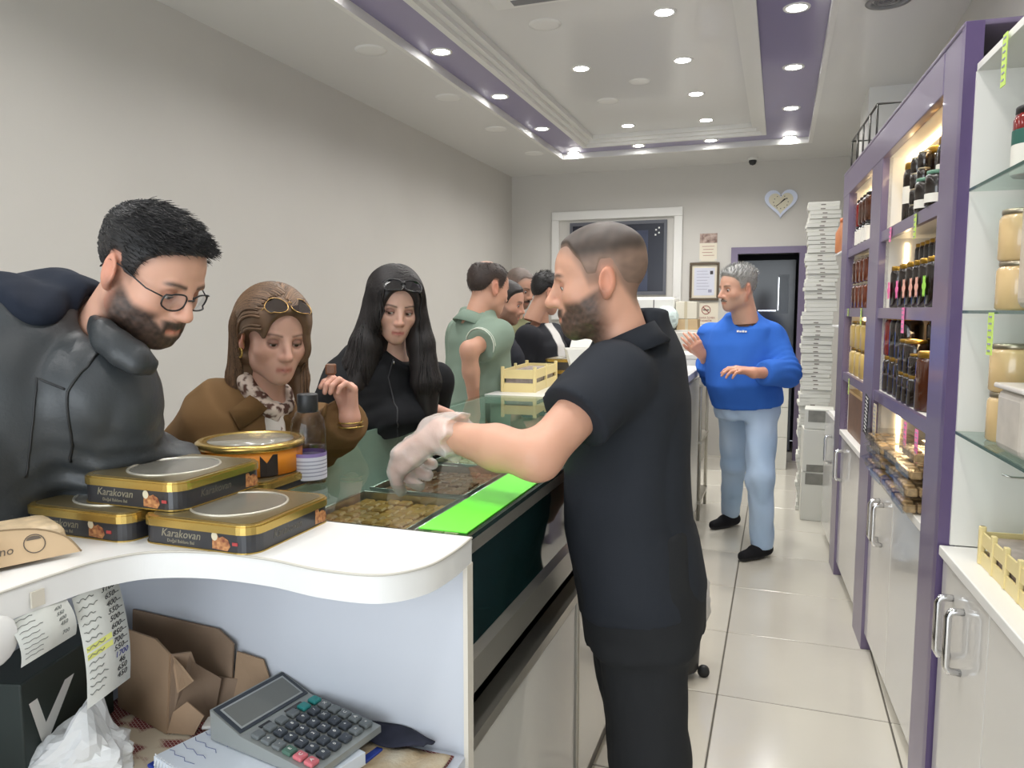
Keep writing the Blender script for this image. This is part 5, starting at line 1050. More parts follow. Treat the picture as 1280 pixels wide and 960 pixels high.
    V, F = mesh_sdf(ft, lo, hi, s.get('ht', .01)); V = relax(V, F, 1, .4); C = g['col']; C = C(V, T, pel, nb) if callable(C) else np.tile(np.array(C), (len(V), 1)); a = Acc(); a.add(V, F, C); root['_'] = 0; del root['_']
    ob = a.build(g.get('name', 'shirt'), g.get('m', CLM), root); s['top_obj'] = ob; s['ft'] = ft; s['T'] = T; s['L'] = L
    # ---- trousers
    b = s['bottom']; binf = b.get('inf', .012); lt = loft(pel, T, scale_tab(tab, tw_, td_, L, binf, bl*.5)[:3]); lg = []
    for Lg in s['legs']: H0, K0, A0 = (np.asarray(q, float) for q in Lg); r = b.get('r', (.092, .066, .055)); lg += [cone(H0+(K0-H0)*.02, K0, r[0], r[1]), cone(K0, A0, r[1], r[2])]
    fl = un(.035, lt, *lg)
    def fbm(P):
        d = fl(P)-b.get('amp', .005)*(np.abs(wav(P, b.get('fr', 30), 9, 6, (1, 1, .5)))*2-.6)
        return np.maximum(d, b.get('cuff', .05)-P[:, 2]) if b.get('cuff', .05) is not None else d
    lo, hi = bb([pel-.22, pel+.22]+[q for Lg in s['legs'] for q in Lg], .14); lo[2] = max(lo[2], .0); V, F = mesh_sdf(fbm, lo, hi, s.get('ht', .01)*1.1); C = b['col']; C = C(V, T, pel, nb) if callable(C) else np.tile(np.array(C), (len(V), 1)); a = Acc(); a.add(relax(V, F, 1, .4), F, C); a.build(b.get('name', 'trousers'), CLM, root)
    # ---- shoes
    for Lg in s['legs']:
        A0 = np.asarray(Lg[2], float); d = nrm(np.asarray(s.get('toe', facing(s['ta'], 0)), float)*V3(1, 1, 0)); o0 = V3(A0[0], A0[1], 0); sf = un(.025, cone(o0-d*.045+V3(0, 0, .045), o0+d*.05+V3(0, 0, .045), .04, .043), cone(o0+d*.05+V3(0, 0, .035), o0+d*.155+V3(0, 0, .03), .042, .032), cone(o0-d*.02+V3(0, 0, .06), o0-d*.015+V3(0, 0, .095), .04, .042))
        V, F = mesh_sdf(lambda P: np.maximum(sf(P), .001-P[:, 2]), o0-V3(.2, .2, .02), o0+V3(.2, .2, .16), .009); a = Acc(); a.add(relax(V, F, 1, .4), F, rgbmix(s.get('shoe', (.012, .012, .013)), s.get('sole', (.012, .012, .013)), sst(.022, .016, V[:, 2]))); sh_ = a.build('shoe', CLM, root); s.setdefault('shoes', []).append((sh_, o0, d))
    s['root'] = root; s['tw_'] = tw; s['R'] = R; s['tl'] = tl; s['skull'] = skull; s['nkc'] = nkc
    return s
def part_mesh(name, root, V, F, C, m): a = Acc(); a.add(V, F, C); return a.build(name, m, root)
def sdf_part(name, root, f, lo, hi, h, col, m, rl=1):
    V, F = mesh_sdf(f, lo, hi, h); V = relax(V, F, rl, .4); C = col(V) if callable(col) else col; return part_mesh(name, root, V, F, C, m)
def tubes_part(name, root, plist, r, m, seg=8, closed=False, tw=None):
    mb = MB()
    for q in plist: mb.tube([tuple((tw(np.array([x]))[0] if tw else np.array(x))-np.array(root.location)) for x in q], r, seg, closed)
    return mb.build(name, m, root)
def collar(s, name, h0, h1, flare, col, front_gap=.35, th=.005, drop=.0, m=None, tilt=.02):
    """folded collar band round the neck: rows from inside foot to the folded edge"""
    T = s['T']; R = s['R']; nb = np.asarray(s['nb'], float); hc = np.asarray(s['hc'], float); ax = nrm(R[:, 2]*.16+R[:, 1]*.028+T[:, 2]*.1); y = nrm(T[:, 1]-(T[:, 1] @ ax)*ax); x = np.cross(y, ax); sc_ = s.get('sc', 1); c0 = hc-R[:, 2]*s.get('cold', .175)*sc_-R[:, 1]*.04*sc_; rad = .062*s.get('sc', 1)*s.get('colr', 1)
    rows = [(0, rad), (h0*.6, rad*1.0), (h0, rad*1.04), (h0*1.03, rad*1.13), (h0*.6, rad*1.25+flare*.3), (h0-h1, rad*1.42+flare)]; N = 48; vs = []
    for (w, r) in rows:
        for i in range(N+1):
            a = front_gap+(2*PI-2*front_gap)*i/N; fr = .5+.5*math.cos(a); vs.append(c0+ax*(w-tilt*fr-(drop*fr if w < h0*.7 else 0))+(y*math.cos(a)*1.08+x*math.sin(a))*r)
    vs = np.array(vs); fs = []; k = N+1
    for j in range(len(rows)-1):
        for i in range(N): fs.append((j*k+i, j*k+i+1, (j+1)*k+i+1, (j+1)*k+i))
    o = part_mesh(name, s['root'], vs, fs, np.array(col), m or CLM); md = o.modifiers.new('solid', 'SOLIDIFY'); md.thickness = th; md.offset = 0; return o
FIST = [(.9, 1.2, .8)]*4; RELAX = [(.35, .45, .3), (.4, .5, .3), (.45, .55, .35), (.5, .6, .35)]; FLAT = [(.05, .12, .08)]*4
BLK = np.array(srgb(36, 34, 34)); 
# ---------------------------------------------------------------- man in black polo shirt serving
SK1 = np.array(srgb(200, 152, 128))
def floor_under(p): return (p[0], p[1])
sh_n = at(768, 466, 1.60); sh_f = at(778, 455, 1.93); el_n = at(672, 572, 1.47); wr_n = at(552, 542, 1.62); pel1 = at(798, 728, 1.80); nb1 = at(783, 410, 1.77)
hip_n = at(800, 755, 1.74); hip_f = at(785, 750, 1.88); kn_n = at(812, 945, 1.72); kn_f = at(806, 930, 1.90)
pl = person(dict(label='bearded man in black polo shirt and glove serving behind the counter', loc=pel1, h=.0032, hb=.011, ht=.0085, hc=at(747, 351, 1.67), a=-97, el=-9, sc=1.0, ta=-112,
    head=dict(skin=SK1, haircol=srgb(66, 55, 48), tt=.007, ts=.0008, hfade=.03, recede=.016, strands=0, scalp=srgb(128, 104, 90), scalp_amt=.8, beard=dict(col=srgb(66, 54, 47), amt=.93, thick=.0022, z0=-.03, side=1.0, cheek=.03), nose=1.15, jaw=1.05, w=1.0, open=.0045, neck=1.12, seed=11, browcol=srgb(60, 46, 40)),
    pel=pel1, nb=nb1, tw=1.03, td=1.06, belly=.008, armr=1.12,
    arms=[dict(sh=sh_n, el=el_n, wr=wr_n, hand=dict(d=at(494, 548, 1.68)-wr_n+V3(0, 0, -.03), n=V3(.0, .25, -1), th=1, sc=1.08, curl=[(.75, .5, .35), (.95, .8, .5), (1.0, .9, .6), (1.0, .9, .6)], thumb=(.35, .25), h=.0032)), dict(sh=sh_f, el=at(742, 585, 2.0), wr=at(760, 650, 2.0))],
    legs=[(hip_n, kn_n, (kn_n+V3(.02, -.01, 0))*V3(1, 1, 0)+V3(0, .0, .08)), (hip_f, kn_f, kn_f*V3(1, 1, 0)+V3(0, .02, .08))],
    top=dict(name='polo_shirt', sleeve='short', sl=.56, inf=.014, hem=-.045, col=srgb(40, 43, 49), amp=.007, fr=17, sr=(.05, .052, .05), seed=5, nk=1.0), bottom=dict(col=srgb(38, 39, 41), inf=.015, r=(.112, .088, .07), amp=.007, fr=26, cuff=.06), shoe=(.01, .01, .01)))
pl['colr'] = .98; collar(pl, 'collar', .06, .045, .006, srgb(34, 37, 43), front_gap=.3, th=.006, tilt=.03)
# sleeve hem and glove
wrv = wr_n; HF = pl and None
for A in (pl_arm for pl_arm in [0]): pass
gl_f, _ = hand_sdf(wr_n, at(494, 548, 1.68)-wr_n+V3(0, 0, -.03), V3(.0, .25, -1), 1, 1.08, [(.75, .5, .35), (.95, .8, .5), (1.0, .9, .6), (1.0, .9, .6)], (.35, .25), .08, 1.0)
cuffd = nrm(el_n-wr_n); gcf = cone(wr_n-cuffd*.01, wr_n+cuffd*.06, .036, .052)
gfn = lambda P: np.maximum(smin(gl_f(P), gcf(P), .02)-.0055-.0045*wav(P, 110, 4), (P-wr_n) @ cuffd-.052-.008*np.sin(P[:, 2]*160))
gm = mat('glove_film', srgb(240, 232, 226), .25, alpha=.42, bump=.6, bscale=70)
lo, hi = bb([wr_n], .24); V, F = mesh_sdf(gfn, lo, hi, .0042); part_mesh('glove', pl['root'], relax(V, F, 1, .3), F, SK1, gm)
# ---------------------------------------------------------------- bearded man in leather jacket with glasses
SK2 = np.array(srgb(206, 160, 138)); LJ = np.array(srgb(54, 58, 61)); HOOD = np.array(srgb(30, 36, 48))
hc2 = at(190, 342, 1.40); nb2 = at(122, 404, 1.50); pel2 = V3(-1.50, .86, 1.0)
shn2 = at(130, 490, 1.40); eln2 = at(150, 640, 1.42)+V3(-.03, .06, 0); 
lm = person(dict(label='bearded man with glasses in black leather jacket leaning over the tins', loc=pel2, h=.0032, hb=.013, ht=.0085, hc=hc2, a=73, el=-31, sc=.98, ta=70,
    head=dict(skin=SK2, haircol=srgb(34, 33, 34), tt=.009, ts=.004, strands=2600, comb=(0, .9, .05), lift=.25, slen=2.2, sr=.0011, beard=dict(col=srgb(58, 48, 43), amt=.95, thick=.004, z0=-.03, cheek=.03), nose=1.0, jaw=1.08, fat=.004, open=.0035, neck=1.1, seed=21, hfade=.02, scalp=srgb(70, 60, 56), scalp_amt=.5, gaze=(0, .8, -.6)),
    pel=pel2, nb=nb2, tw=1.12, td=1.15, belly=.02, armr=1.15,
    arms=[dict(sh=shn2, el=at(142, 600, 1.46), wr=at(228, 598, 1.58)), dict(sh=at(45, 440, 1.75), el=at(75, 560, 1.8), wr=at(165, 588, 1.72))],
    legs=[(pel2+V3(.06, -.1, -.06), pel2+V3(.06, -.1, -.5)*V3(1, 1, 1), V3(-1.46, .74, .08)), (pel2+V3(-.06, .1, -.06), pel2+V3(-.04, .12, -.5), V3(-1.54, .98, .08))],
    top=dict(name='leather_jacket', m=LEATHM, inf=.03, hem=-.08, col=LJ, amp=.009, fr=28, eamp=.014, sr=(.062, .058, .045), seed=8, nk=1.05, trap=.09), bottom=dict(col=srgb(40, 44, 54))))
R2 = lm['R']; T2 = lm['T']
# navy hood lying on the shoulders and back
hch = [at(168, 415, 1.38), at(135, 388, 1.40), at(95, 372, 1.44), at(45, 378, 1.48), at(-10, 405, 1.5), at(-60, 440, 1.5)]; hrr = [.012, .03, .055, .075, .09, .09]
hreg = un(.03, chain(hch, hrr), chain([q+np.array(FWH)*.12 for q in hch], hrr), chain([q-np.array(FWH)*.11 for q in hch[1:]], [.03, .05, .065, .075, .08])); roll_ = chain([at(172, 414, 1.40), at(145, 392, 1.40), at(112, 368, 1.46), at(70, 356, 1.53), at(30, 362, 1.58)], [.008, .016, .026, .032, .03])
lo, hi = bb(hch+[q+np.array(FWH)*.12 for q in hch], .14)
sdf_part('hood', lm['root'], lambda P: smax(smin(smax(lm['ft'](P)-.028, hreg(P), .03), roll_(P), .03)-.007*(np.abs(wav(P, 42, 7, 6, (1, 1, .6)))*2-.6), -(lm['nkc'](P)-.002), .008), lo, hi, .008, HOOD, CLM, 2)
lc_ = chain([at(118, 398, 1.37), at(130, 410, 1.33), at(150, 426, 1.32), at(172, 439, 1.32), at(192, 452, 1.34)], [.008, .013, .014, .012, .006], .02); lc2 = chain([at(118, 414, 1.36), at(130, 428, 1.32), at(150, 444, 1.31), at(170, 456, 1.31), at(186, 464, 1.34)], [.01, .015, .016, .014, .008], .02)
lo, hi = bb([at(110, 390, 1.3), at(196, 460, 1.34)], .09); sdf_part('jacket_collar', lm['root'], lambda P: smin(lc_(P), lc2(P), .03), lo, hi, .006, LJ*.8, LEATHM)
def seam(s, pts, name, r=.0028, m=None, lift=.0):        # stitched seam laid on the garment surface
    P = np.array(pts); q = []
    for i in range(len(P)-1):
        for t in np.linspace(0, 1, 8, endpoint=False): q.append(P[i]*(1-t)+P[i+1]*t)
    Q = np.array(q+[P[-1]])
    for _ in range(14): g = grad(s['ft'], Q, .004); g /= np.linalg.norm(g, axis=1, keepdims=True)+1e-9; Q = Q-g*(s['ft'](Q)-lift)[:, None]*.8
    return tubes_part(name, s['root'], [Q], r, m or MM('seam_dark', srgb(24, 26, 28), .5), 6)
def tow(px, py, d): return at(px, py, d)
seam(lm, [at(165, 425, 1.34), at(128, 432, 1.34), at(104, 455, 1.30), at(88, 490, 1.30), at(84, 540, 1.3), at(86, 590, 1.3)], 'sleeve_seam')
seam(lm, [at(84, 487, 1.3), at(45, 473, 1.3), at(38, 540, 1.3), at(34, 600, 1.3)], 'pocket_seam', .0022)
def glasses(s, name, m, lensm, w=.026, hh=.019, sq=2.6, zc=-.002, yc=.094, temple=True, tilt=0, tw=None, r=.0017):
    tw = tw or s['tw_']; root = s['root']; o = empty(name, root.location); o.parent = root; o.location = (0, 0, 0)
    def loc(q): return tw(np.array([q]))[0]-np.array(root.location)
    mbf = MB(); lens = []
    for sd in (1, -1):
        pts = []
        for a in np.linspace(0, 2*PI, 29)[:-1]:
            c, s_ = math.cos(a), math.sin(a); k = (abs(c)**sq+abs(s_)**sq)**(-1/sq); x = sd*.033+w*k*c; pts.append(loc((x, yc-.35*(abs(x)-.02)**2*8-.006*(abs(x) > .05), zc+hh*k*s_+tilt*0)))
        mbf.tube(pts, r, 6, True); lens.append(pts)
    mbf.tube([loc((-.008, yc+.003, zc+.006)), loc((0, yc+.006, zc+.008)), loc((.008, yc+.003, zc+.006))], r, 6)
    if temple:
        for sd in (1, -1): mbf.tube([loc((sd*.058, yc-.012, zc+.006)), loc((sd*.074, .06, zc+.008)), loc((sd*.081, .0, .012)), loc((sd*.083, -.025, .012)), loc((sd*.08, -.04, -.012))], r*.9, 6)
    f = mbf.build('frame', m, None); f.parent = o
    for pts in lens: l = MB().add([tuple(q) for q in pts], [tuple(range(len(pts)))]).build('lens', lensm, None); l.parent = o
    return o
lensclear = glassmat('lens_clear', (.93, .93, .95), .93, .02, 1.5); lensdark = MM('lens_dark', srgb(44, 34, 30), .08, coat=.6)
def eyeglasses(s, *a, **k):                              # frame and lenses straight under the person
    o = glasses(s, *a, **k)
    kids = list(o.children); fr_ = kids[0]; fr_.name = a[0]; fr_.parent = s['root']
    for l in kids[1:]: l.parent = fr_
    bpy.data.objects.remove(o); return fr_
eyeglasses(lm, 'eyeglasses', MM('frame_black', srgb(28, 28, 30), .3), lensclear, zc=-.006, yc=.098, w=.025, hh=.017)
# ---------------------------------------------------------------- long hair helper
def long_hair(s, mass, part_x, col, n, steps, ds, seed, dirf=None, r0=.0042, r1=.0012, cut=None, h=.006, ear=False):
    """mass: extra world-space sdf of hair volume; unites with a scalp cap, then strands are traced over it"""
    tl, tw, R, sc, sk = s['tl'], s['tw_'], s['R'], s.get('sc', 1), s['skull']
    face = un(.02, ell((0, .098, -.035), (.062, .062, .088)), ell((0, .105, .028), (.048, .05, .052)))
    earc = un(.02, ell((.085, .015, -.03), (.03, .042, .04)), ell((.075, .05, -.05), (.035, .045, .075)))
    def hs(P):
        Q = tl(P); cap = sk(Q)-.014-.004*sst(.02, .08, Q[:, 2]); cap = smax(cap, -face(Q), .014); cap = smax(cap, -(Q[:, 2]+.07)+0*cap, .02); d = smin(cap*sc, mass(P), .03) if mass else cap*sc
        d = smax(d, -face(Q)*sc, .012)
        if ear: d = smax(d, -earc(Q)*sc, .008)
        return d
    hc = np.asarray(s['hc'], float); lo, hi = s['hbox']
    V, F = mesh_sdf(lambda P: hs(P)-.002*wav(P, 120, seed, 6, (1, 1, .3)), lo, hi, h); acc = Acc(); C = np.array(col)*(1+.3*wav(V, 150, 4, 6, (1, 1, .2))[:, None]); acc.add(relax(V, F, 1, .3), F, C)
    r = np.random.default_rng(seed); th = r.uniform(-1, 1, n); xx = part_x+.004*r.normal(size=n); yy = r.uniform(-.10, .082, n); side = np.where(r.random(n) < .5, 1, -1); x0 = xx+side*r.uniform(.003, .055, n)*r.random(n)
    Q0 = np.stack([x0, yy, np.full(n, .14)], 1); 
    for _ in range(25): v = sk(Q0)-.017; Q0[:, 2] -= np.clip(v, -.02, .02)*.7
    P0 = tw(Q0); down = V3(0, 0, -1); sx = R[:, 0]
    def dflt(P, i):
        Q = tl(P); k = np.clip(1-i/8., 0, 1); return down[None]*(.35+.65*(1-k))+(side*k*1.1)[:, None]*sx[None]+R[:, 1][None]*(-.45*k-.1)*np.ones((len(P), 1))+.12*r.normal(size=(len(P), 3))
    def swept(P, i): k = np.clip(1-i/11., 0, 1); return down[None]*(.15+.85*(1-k))+(side*k*.55)[:, None]*sx[None]+R[:, 1][None]*(-1.15*k-.05)*np.ones((len(P), 1))+.08*r.normal(size=(len(P), 3))
    if ear:
        m = n//2; Q0[:m, 0] = r.uniform(.0, .07, m); Q0[:m, 1] = r.uniform(.02, .08, m); side[:m] = 1; Q0[:m, 2] = .14
        for _ in range(30): v = sk(Q0)-.017; Q0[:, 2] -= np.clip(v, -.02, .02)*.7
        P0 = tw(Q0)
    pth = trace(hs, P0, swept if ear else dflt, steps, ds, .0015)
    if ear: ok = np.array([min(earc(tl(q)).min(), face(tl(q)).min()) > -.001 for q in pth]); pth = pth[ok]; n = len(pth)
    a, b, c = tubes(pth, r0, r1, np.clip(np.array(col)*(1+.35*r.normal(size=(n, 1))), .003, 1), 4); acc.add(a, b, c); return acc.build('hair', HAIRM, s['root'])
# ---------------------------------------------------------------- woman in brown coat
SK3 = np.array(srgb(208, 164, 146)); COAT = np.array(srgb(108, 82, 52)); HB = np.array(srgb(104, 80, 60))
hc3 = at(343, 419, 2.0); nb3 = at(338, 510, 2.06); pel3 = V3(-1.56, 1.66, .95)
def coatcol(V, T, pel, nb): return np.tile(COAT, (len(V), 1))
wv = at(420, 548, 1.95)
w1 = dict(label='woman in brown coat and patterned scarf holding a sweet, sunglasses on her hair', loc=pel3, h=.0034, hb=.013, ht=.009, hc=hc3, a=38, el=-14, roll=2, sc=.98, ta=48, hbox=bb([hc3+V3(0, 0, -.16)], .30),
    head=dict(fem=1, skin=SK3, haircol=HB, brow=.8, browcol=srgb(80, 56, 44), lips=srgb(180, 116, 106), jaw=.9, nose=1.02, open=.003, neck=.9, lidcol=srgb(130, 90, 80)),
    pel=pel3, nb=nb3, tw=1.05, td=1.05,
    arms=[dict(sh=at(270, 540, 1.98), el=at(262, 650, 2.02), wr=at(275, 705, 2.1)), dict(sh=at(400, 535, 2.22), el=at(397, 556, 2.22), wr=at(438, 522, 2.05), hand=dict(d=at(436, 468, 2.04)-at(438, 522, 2.05), n=at(395, 482, 2.0)-at(436, 492, 2.06), th=-1, sc=.95, curl=[(.95, .95, .5), (1.1, 1.1, .7), (1.0, 1.2, .7), (.9, 1.2, .7)], thumb=(.25, .1), h=.0035))],
    legs=[(pel3+V3(0, -.08, -.05), pel3+V3(.02, -.08, -.46), V3(-1.54, 1.58, .08)), (pel3+V3(0, .08, -.05), pel3+V3(.02, .08, -.46), V3(-1.54, 1.74, .08))],
    top=dict(name='coat', inf=.028, hem=-.25, col=coatcol, amp=.005, fr=22, sr=(.054, .05, .04), nk=1.0, seed=12, trap=.10), bottom=dict(col=srgb(40, 40, 46)))
person(w1)
backd = -w1['R'][:, 1]; lft = -w1['R'][:, 0]
mass3 = un(.04, chain([hc3+backd*.06+V3(0, 0, .02), hc3+backd*.085+V3(0, 0, -.10), hc3+backd*.09+np.array(RT)*-.05+V3(0, 0, -.22), hc3+backd*.08+np.array(RT)*-.085+V3(0, 0, -.33)], [.075, .062, .055, .03]), chain([hc3+w1['R'][:, 0]*.055+backd*.06, hc3+w1['R'][:, 0]*.07+backd*.08+V3(0, 0, -.13), hc3+w1['R'][:, 0]*.09+backd*.06+V3(0, 0, -.24)], [.035, .03, .02]), chain([hc3-w1['R'][:, 0]*.06+backd*.03, hc3-w1['R'][:, 0]*.07+backd*.02+V3(0, 0, -.12), hc3-w1['R'][:, 0]*.075+V3(0, 0, -.2)], [.03, .026, .015]))
long_hair(w1, mass3, .0, HB, 900, 27, .013, 31, ear=True)
# ---------------------------------------------------------------- woman in black
SK4 = np.array(srgb(216, 174, 156)); HK = np.array(srgb(34, 30, 30)); BT = np.array(srgb(30, 31, 34))
hc4 = at(494, 382, 2.55); nb4 = at(495, 454, 2.62); pel4 = V3(-1.56, 2.33, .95)
w2 = dict(label='woman with long black hair in black jacket leaning on the glass case', loc=pel4, h=.0036, hb=.013, ht=.009, hc=hc4, a=20, el=-17, roll=4, sc=.97, ta=35, hbox=bb([hc4+V3(0, 0, -.2)], .34),
    head=dict(fem=1, skin=SK4, haircol=HK, brow=.95, lips=srgb(182, 112, 104), jaw=.88, nose=.92, open=.0042, neck=.88, lidcol=srgb(128, 88, 78), gaze=(.45, .8, -.35)),
    pel=pel4, nb=nb4, tw=1.05, td=1.05,
    arms=[dict(sh=at(438, 482, 2.55), el=at(445, 535, 2.55), wr=at(535, 510, 2.62), hand=dict(d=at(583, 522, 2.72)-at(535, 512, 2.62), n=V3(0, 0, -1), th=1, sc=.95, curl=[(.1, .25, .2), (.1, .25, .2), (.1, .3, .2), (.1, .3, .2)], thumb=(.3, .15), h=.0038)), dict(sh=at(545, 475, 2.8), el=at(530, 575, 3.0), wr=at(522, 640, 3.0))],
    legs=[(pel4+V3(0, -.08, -.05), pel4+V3(.02, -.08, -.46), V3(-1.54, 2.25, .08)), (pel4+V3(0, .08, -.05), pel4+V3(.02, .08, -.46), V3(-1.54, 2.41, .08))],
    top=dict(name='jacket', inf=.022, hem=-.12, col=BT, amp=.005, fr=24, sr=(.056, .052, .042), nk=.95, seed=17, trap=.10), bottom=dict(col=srgb(30, 30, 34)))
person(w2); collar(w2, 'collar', .045, .04, .02, BT*1.1, front_gap=.35, tilt=.03)
bk = -w2['R'][:, 1]; rx = np.array(RT)
mass4 = un(.04, chain([hc4+bk*.05+V3(0, 0, .03), hc4+bk*.06+rx*-.04+V3(0, 0, -.10), hc4-bk*.0+rx*-.13+V3(0, 0, -.22), hc4-bk*.06+rx*-.20+V3(0, 0, -.33)], [.08, .068, .06, .035]), chain([hc4-rx*.07, hc4-rx*.11-bk*.03+V3(0, 0, -.12), hc4-rx*.15-bk*.07+V3(0, 0, -.24)], [.032, .045, .04]), chain([hc4+rx*.07+bk*.03, hc4+rx*.085+bk*.01+V3(0, 0, -.13), hc4+rx*.10+V3(0, 0, -.26), hc4+rx*.11+V3(0, 0, -.36)], [.035, .045, .05, .03]))
long_hair(w2, mass4, -.005, HK, 560, 30, .014, 41)
# ---- accessories of the two women
def onhead(s, ang, c=(0, 0, .02), k=1.0, push=0.):
    ca, sa = math.cos(ang), math.sin(ang); c = np.array(c)
    def f(q): q = (np.asarray(q)-c)*k; r = np.stack([q[:, 0], q[:, 1]*ca-q[:, 2]*sa, q[:, 1]*sa+q[:, 2]*ca], 1)+c; return s['tw_'](r)
    return f
eyeglasses(w1, 'sunglasses', MM('gold_wire', srgb(176, 140, 84), .3, .8), lensdark, w=.029, hh=.026, sq=2.0, zc=-.004, yc=.112, tw=onhead(w1, 1.0), r=.0012)
eyeglasses(w2, 'sunglasses', MM('frame_black'), MM('lens_black', srgb(26, 24, 26), .06, coat=.6), w=.031, hh=.022, sq=3.0, zc=-.002, yc=.116, tw=onhead(w2, .9), r=.0024)
for s_, zz, rr in ((w1, -.052, .011), (w2, -.05, .010)):
    c = s_['tw_'](np.array([[.083, -.012, zz]]))[0]; ax1, ax2 = s_['R'][:, 1], s_['R'][:, 2]; tubes_part('earring', s_['root'], [[c+ax1*rr*math.cos(a)+ax2*rr*1.2*math.sin(a) for a in np.linspace(0, 2*PI, 17)[:-1]]], .0028, gold, 6, True)
T3 = w1['T']; nk3 = hc3-w1['R'][:, 2]*.165-w1['R'][:, 1]*.03; y3 = nrm(T3[:, 1]); x3 = T3[:, 0]
scr_ = [nk3+(y3*math.cos(a)*.075+x3*math.sin(a)*.068)+V3(0, 0, .028-.034*(.5+.5*math.cos(a))) for a in np.linspace(0, 2*PI, 22)]
def scarfcol(V):
    n = wav(V, 330, 6, 8); return rgbmix(srgb(206, 190, 178), srgb(92, 66, 58), sst(.02, .12, n))
scf = un(.012, chain(scr_, [.0225]*22, .01), chain([nk3+y3*.075+V3(0, 0, -.01), nk3+y3*.1-x3*.03+V3(0, 0, -.05)], [.024, .012]))
lo, hi = bb(scr_, .07); sdf_part('scarf', w1['root'], lambda P: scf(P)-.004*(np.abs(wav(P, 60, 4, 6, (.4, .4, 1)))*2-.5), lo, hi, .0055, scarfcol, CLM)
# white blouse front and lapels of the coat
blp = [nk3+y3*.05+V3(0, 0, -.03), nk3+y3*.075+V3(0, 0, -.12), nk3+y3*.08+V3(0, 0, -.22)]; bf = chain(blp, [.042, .04, .03]); lo, hi = bb(blp, .07)
sdf_part('blouse', w1['root'], lambda P: bf(P), lo, hi, .007, np.array(srgb(206, 198, 192)), CLM)
def lapel(s, pts, name, col, m=None, th=.007, lift=.008):
    P = np.array(pts)
    for _ in range(12): g = grad(s['ft'], P, .004); g /= np.linalg.norm(g, axis=1, keepdims=True)+1e-9; P = P-g*(s['ft'](P)-lift)[:, None]*.8
    o = part_mesh(name, s['root'], P, [tuple(range(len(P)))], np.array(col), m or CLM); md = o.modifiers.new('solid', 'SOLIDIFY'); md.thickness = th; md.offset = 0; return o
lapel(w1, [at(303, 470, 1.9), at(325, 492, 1.9), at(347, 514, 1.9), at(340, 526, 1.9), at(312, 534, 1.9), at(294, 500, 1.9)], 'coat_collar', COAT*1.05)
lapel(w1, [at(382, 478, 2.0), at(378, 505, 1.98), at(385, 520, 1.98), at(395, 500, 2.0)], 'coat_collar', COAT*1.05)
hi_ = w1['arms'][1]['info']; tp = hi_['t3']+V3(0, 0, .012)
o = MB().box((-.014, -.016, -.014), (.014, .016, .014), .004).build('sweet_piece', MM('sweet_brown'), None, tuple(tp+V3(0, 0, .006)), .5); tag(o, 'small brown sweet held between fingers of woman in brown coat', 'sweet')
wr3 = np.asarray(w1['arms'][1]['wr']); dz = nrm(at(436, 468, 2.04)-wr3); e1 = nrm(np.cross(dz, V3(1, 0, 0))); e2 = np.cross(dz, e1)
tubes_part('bracelet', w1['root'], [[wr3-dz*(.012+.012*k)+(e1*math.cos(a)+e2*math.sin(a))*.033 for a in np.linspace(0, 2*PI, 21)[:-1]] for k in (0, 1)], .0022, gold, 6, True)
pc = nk3*0+(hc4-w2['R'][:, 2]*.24+w2['T'][:, 1]*.1); 
seam(w2, [at(505, 450, 2.4), at(505, 500, 2.4), at(505, 560, 2.4)], 'zip', .002, MM('zip', srgb(60, 60, 64), .4))
o = MB().lathe([(0, -.006), (.003, -.006), (.003, .006), (0, .006)], 8).build('zip_pull', chrome, w2['root']); 
q = at(505, 459, 2.42); Q = np.array([q])
for _ in range(12): g = grad(w2['ft'], Q); g /= np.linalg.norm(g, axis=1, keepdims=True)+1e-9; Q = Q-g*(w2['ft'](Q)-.004)[:, None]*.8
o.location = tuple(Q[0]-np.array(w2['root'].location))
# ---------------------------------------------------------------- people further back
def simple(label, hc, a, el, ta, skin, head, topc, d_off=.05, sc=1.0, tw=1.0, arms=None, top=None, botc=srgb(40, 42, 48), belly=0, pelz=.95, lean=0., hgt=.01, lead=.0, nbd=None, shoe=(.012, .012, .013)):
    hc = np.asarray(hc, float); fd = facing(ta, 0); R = head_frame(facing(a, el)); nb = hc-V3(0, 0, .205*sc)-fd*.04 if nbd is None else np.asarray(nbd, float); pel = V3(nb[0], nb[1], pelz)-fd*lean; sd = np.cross(fd, V3(0, 0, 1))
    if arms is None: arms = [dict(sh=nb+sd*.19*tw*s-V3(0, 0, .055), el=nb+sd*.24*tw*s-V3(0, 0, .34)-fd*.03, wr=nb+sd*.2*tw*s-V3(0, 0, .52)+fd*.14) for s in (1, -1)]
    legs = [(pel+sd*.085*s-V3(0, 0, .05), pel+sd*.09*s-V3(0, 0, .47)+fd*.03, V3(pel[0], pel[1], .08)+sd*.1*s-fd*.02) for s in (1, -1)]
    hd = dict(skin=skin, strands=0, neck=1.05); hd.update(head); tp = dict(inf=.016, hem=-.10, col=topc, amp=.006, fr=24); tp.update(top or {})
    return person(dict(label=label, loc=pel, h=.0062, hb=.017, ht=.0125, hc=hc, a=a, el=el, sc=sc, ta=ta, head=hd, pel=pel, nb=nb, tw=tw, belly=belly, arms=arms, legs=legs, top=tp, bottom=dict(col=botc), shoe=shoe))
GR = np.array(srgb(128, 146, 132)); hcg = at(611, 360, 3.72); nbg = at(601, 393, 3.76)
def greencol(V, T, pel, nb): return np.tile(GR, (len(V), 1))
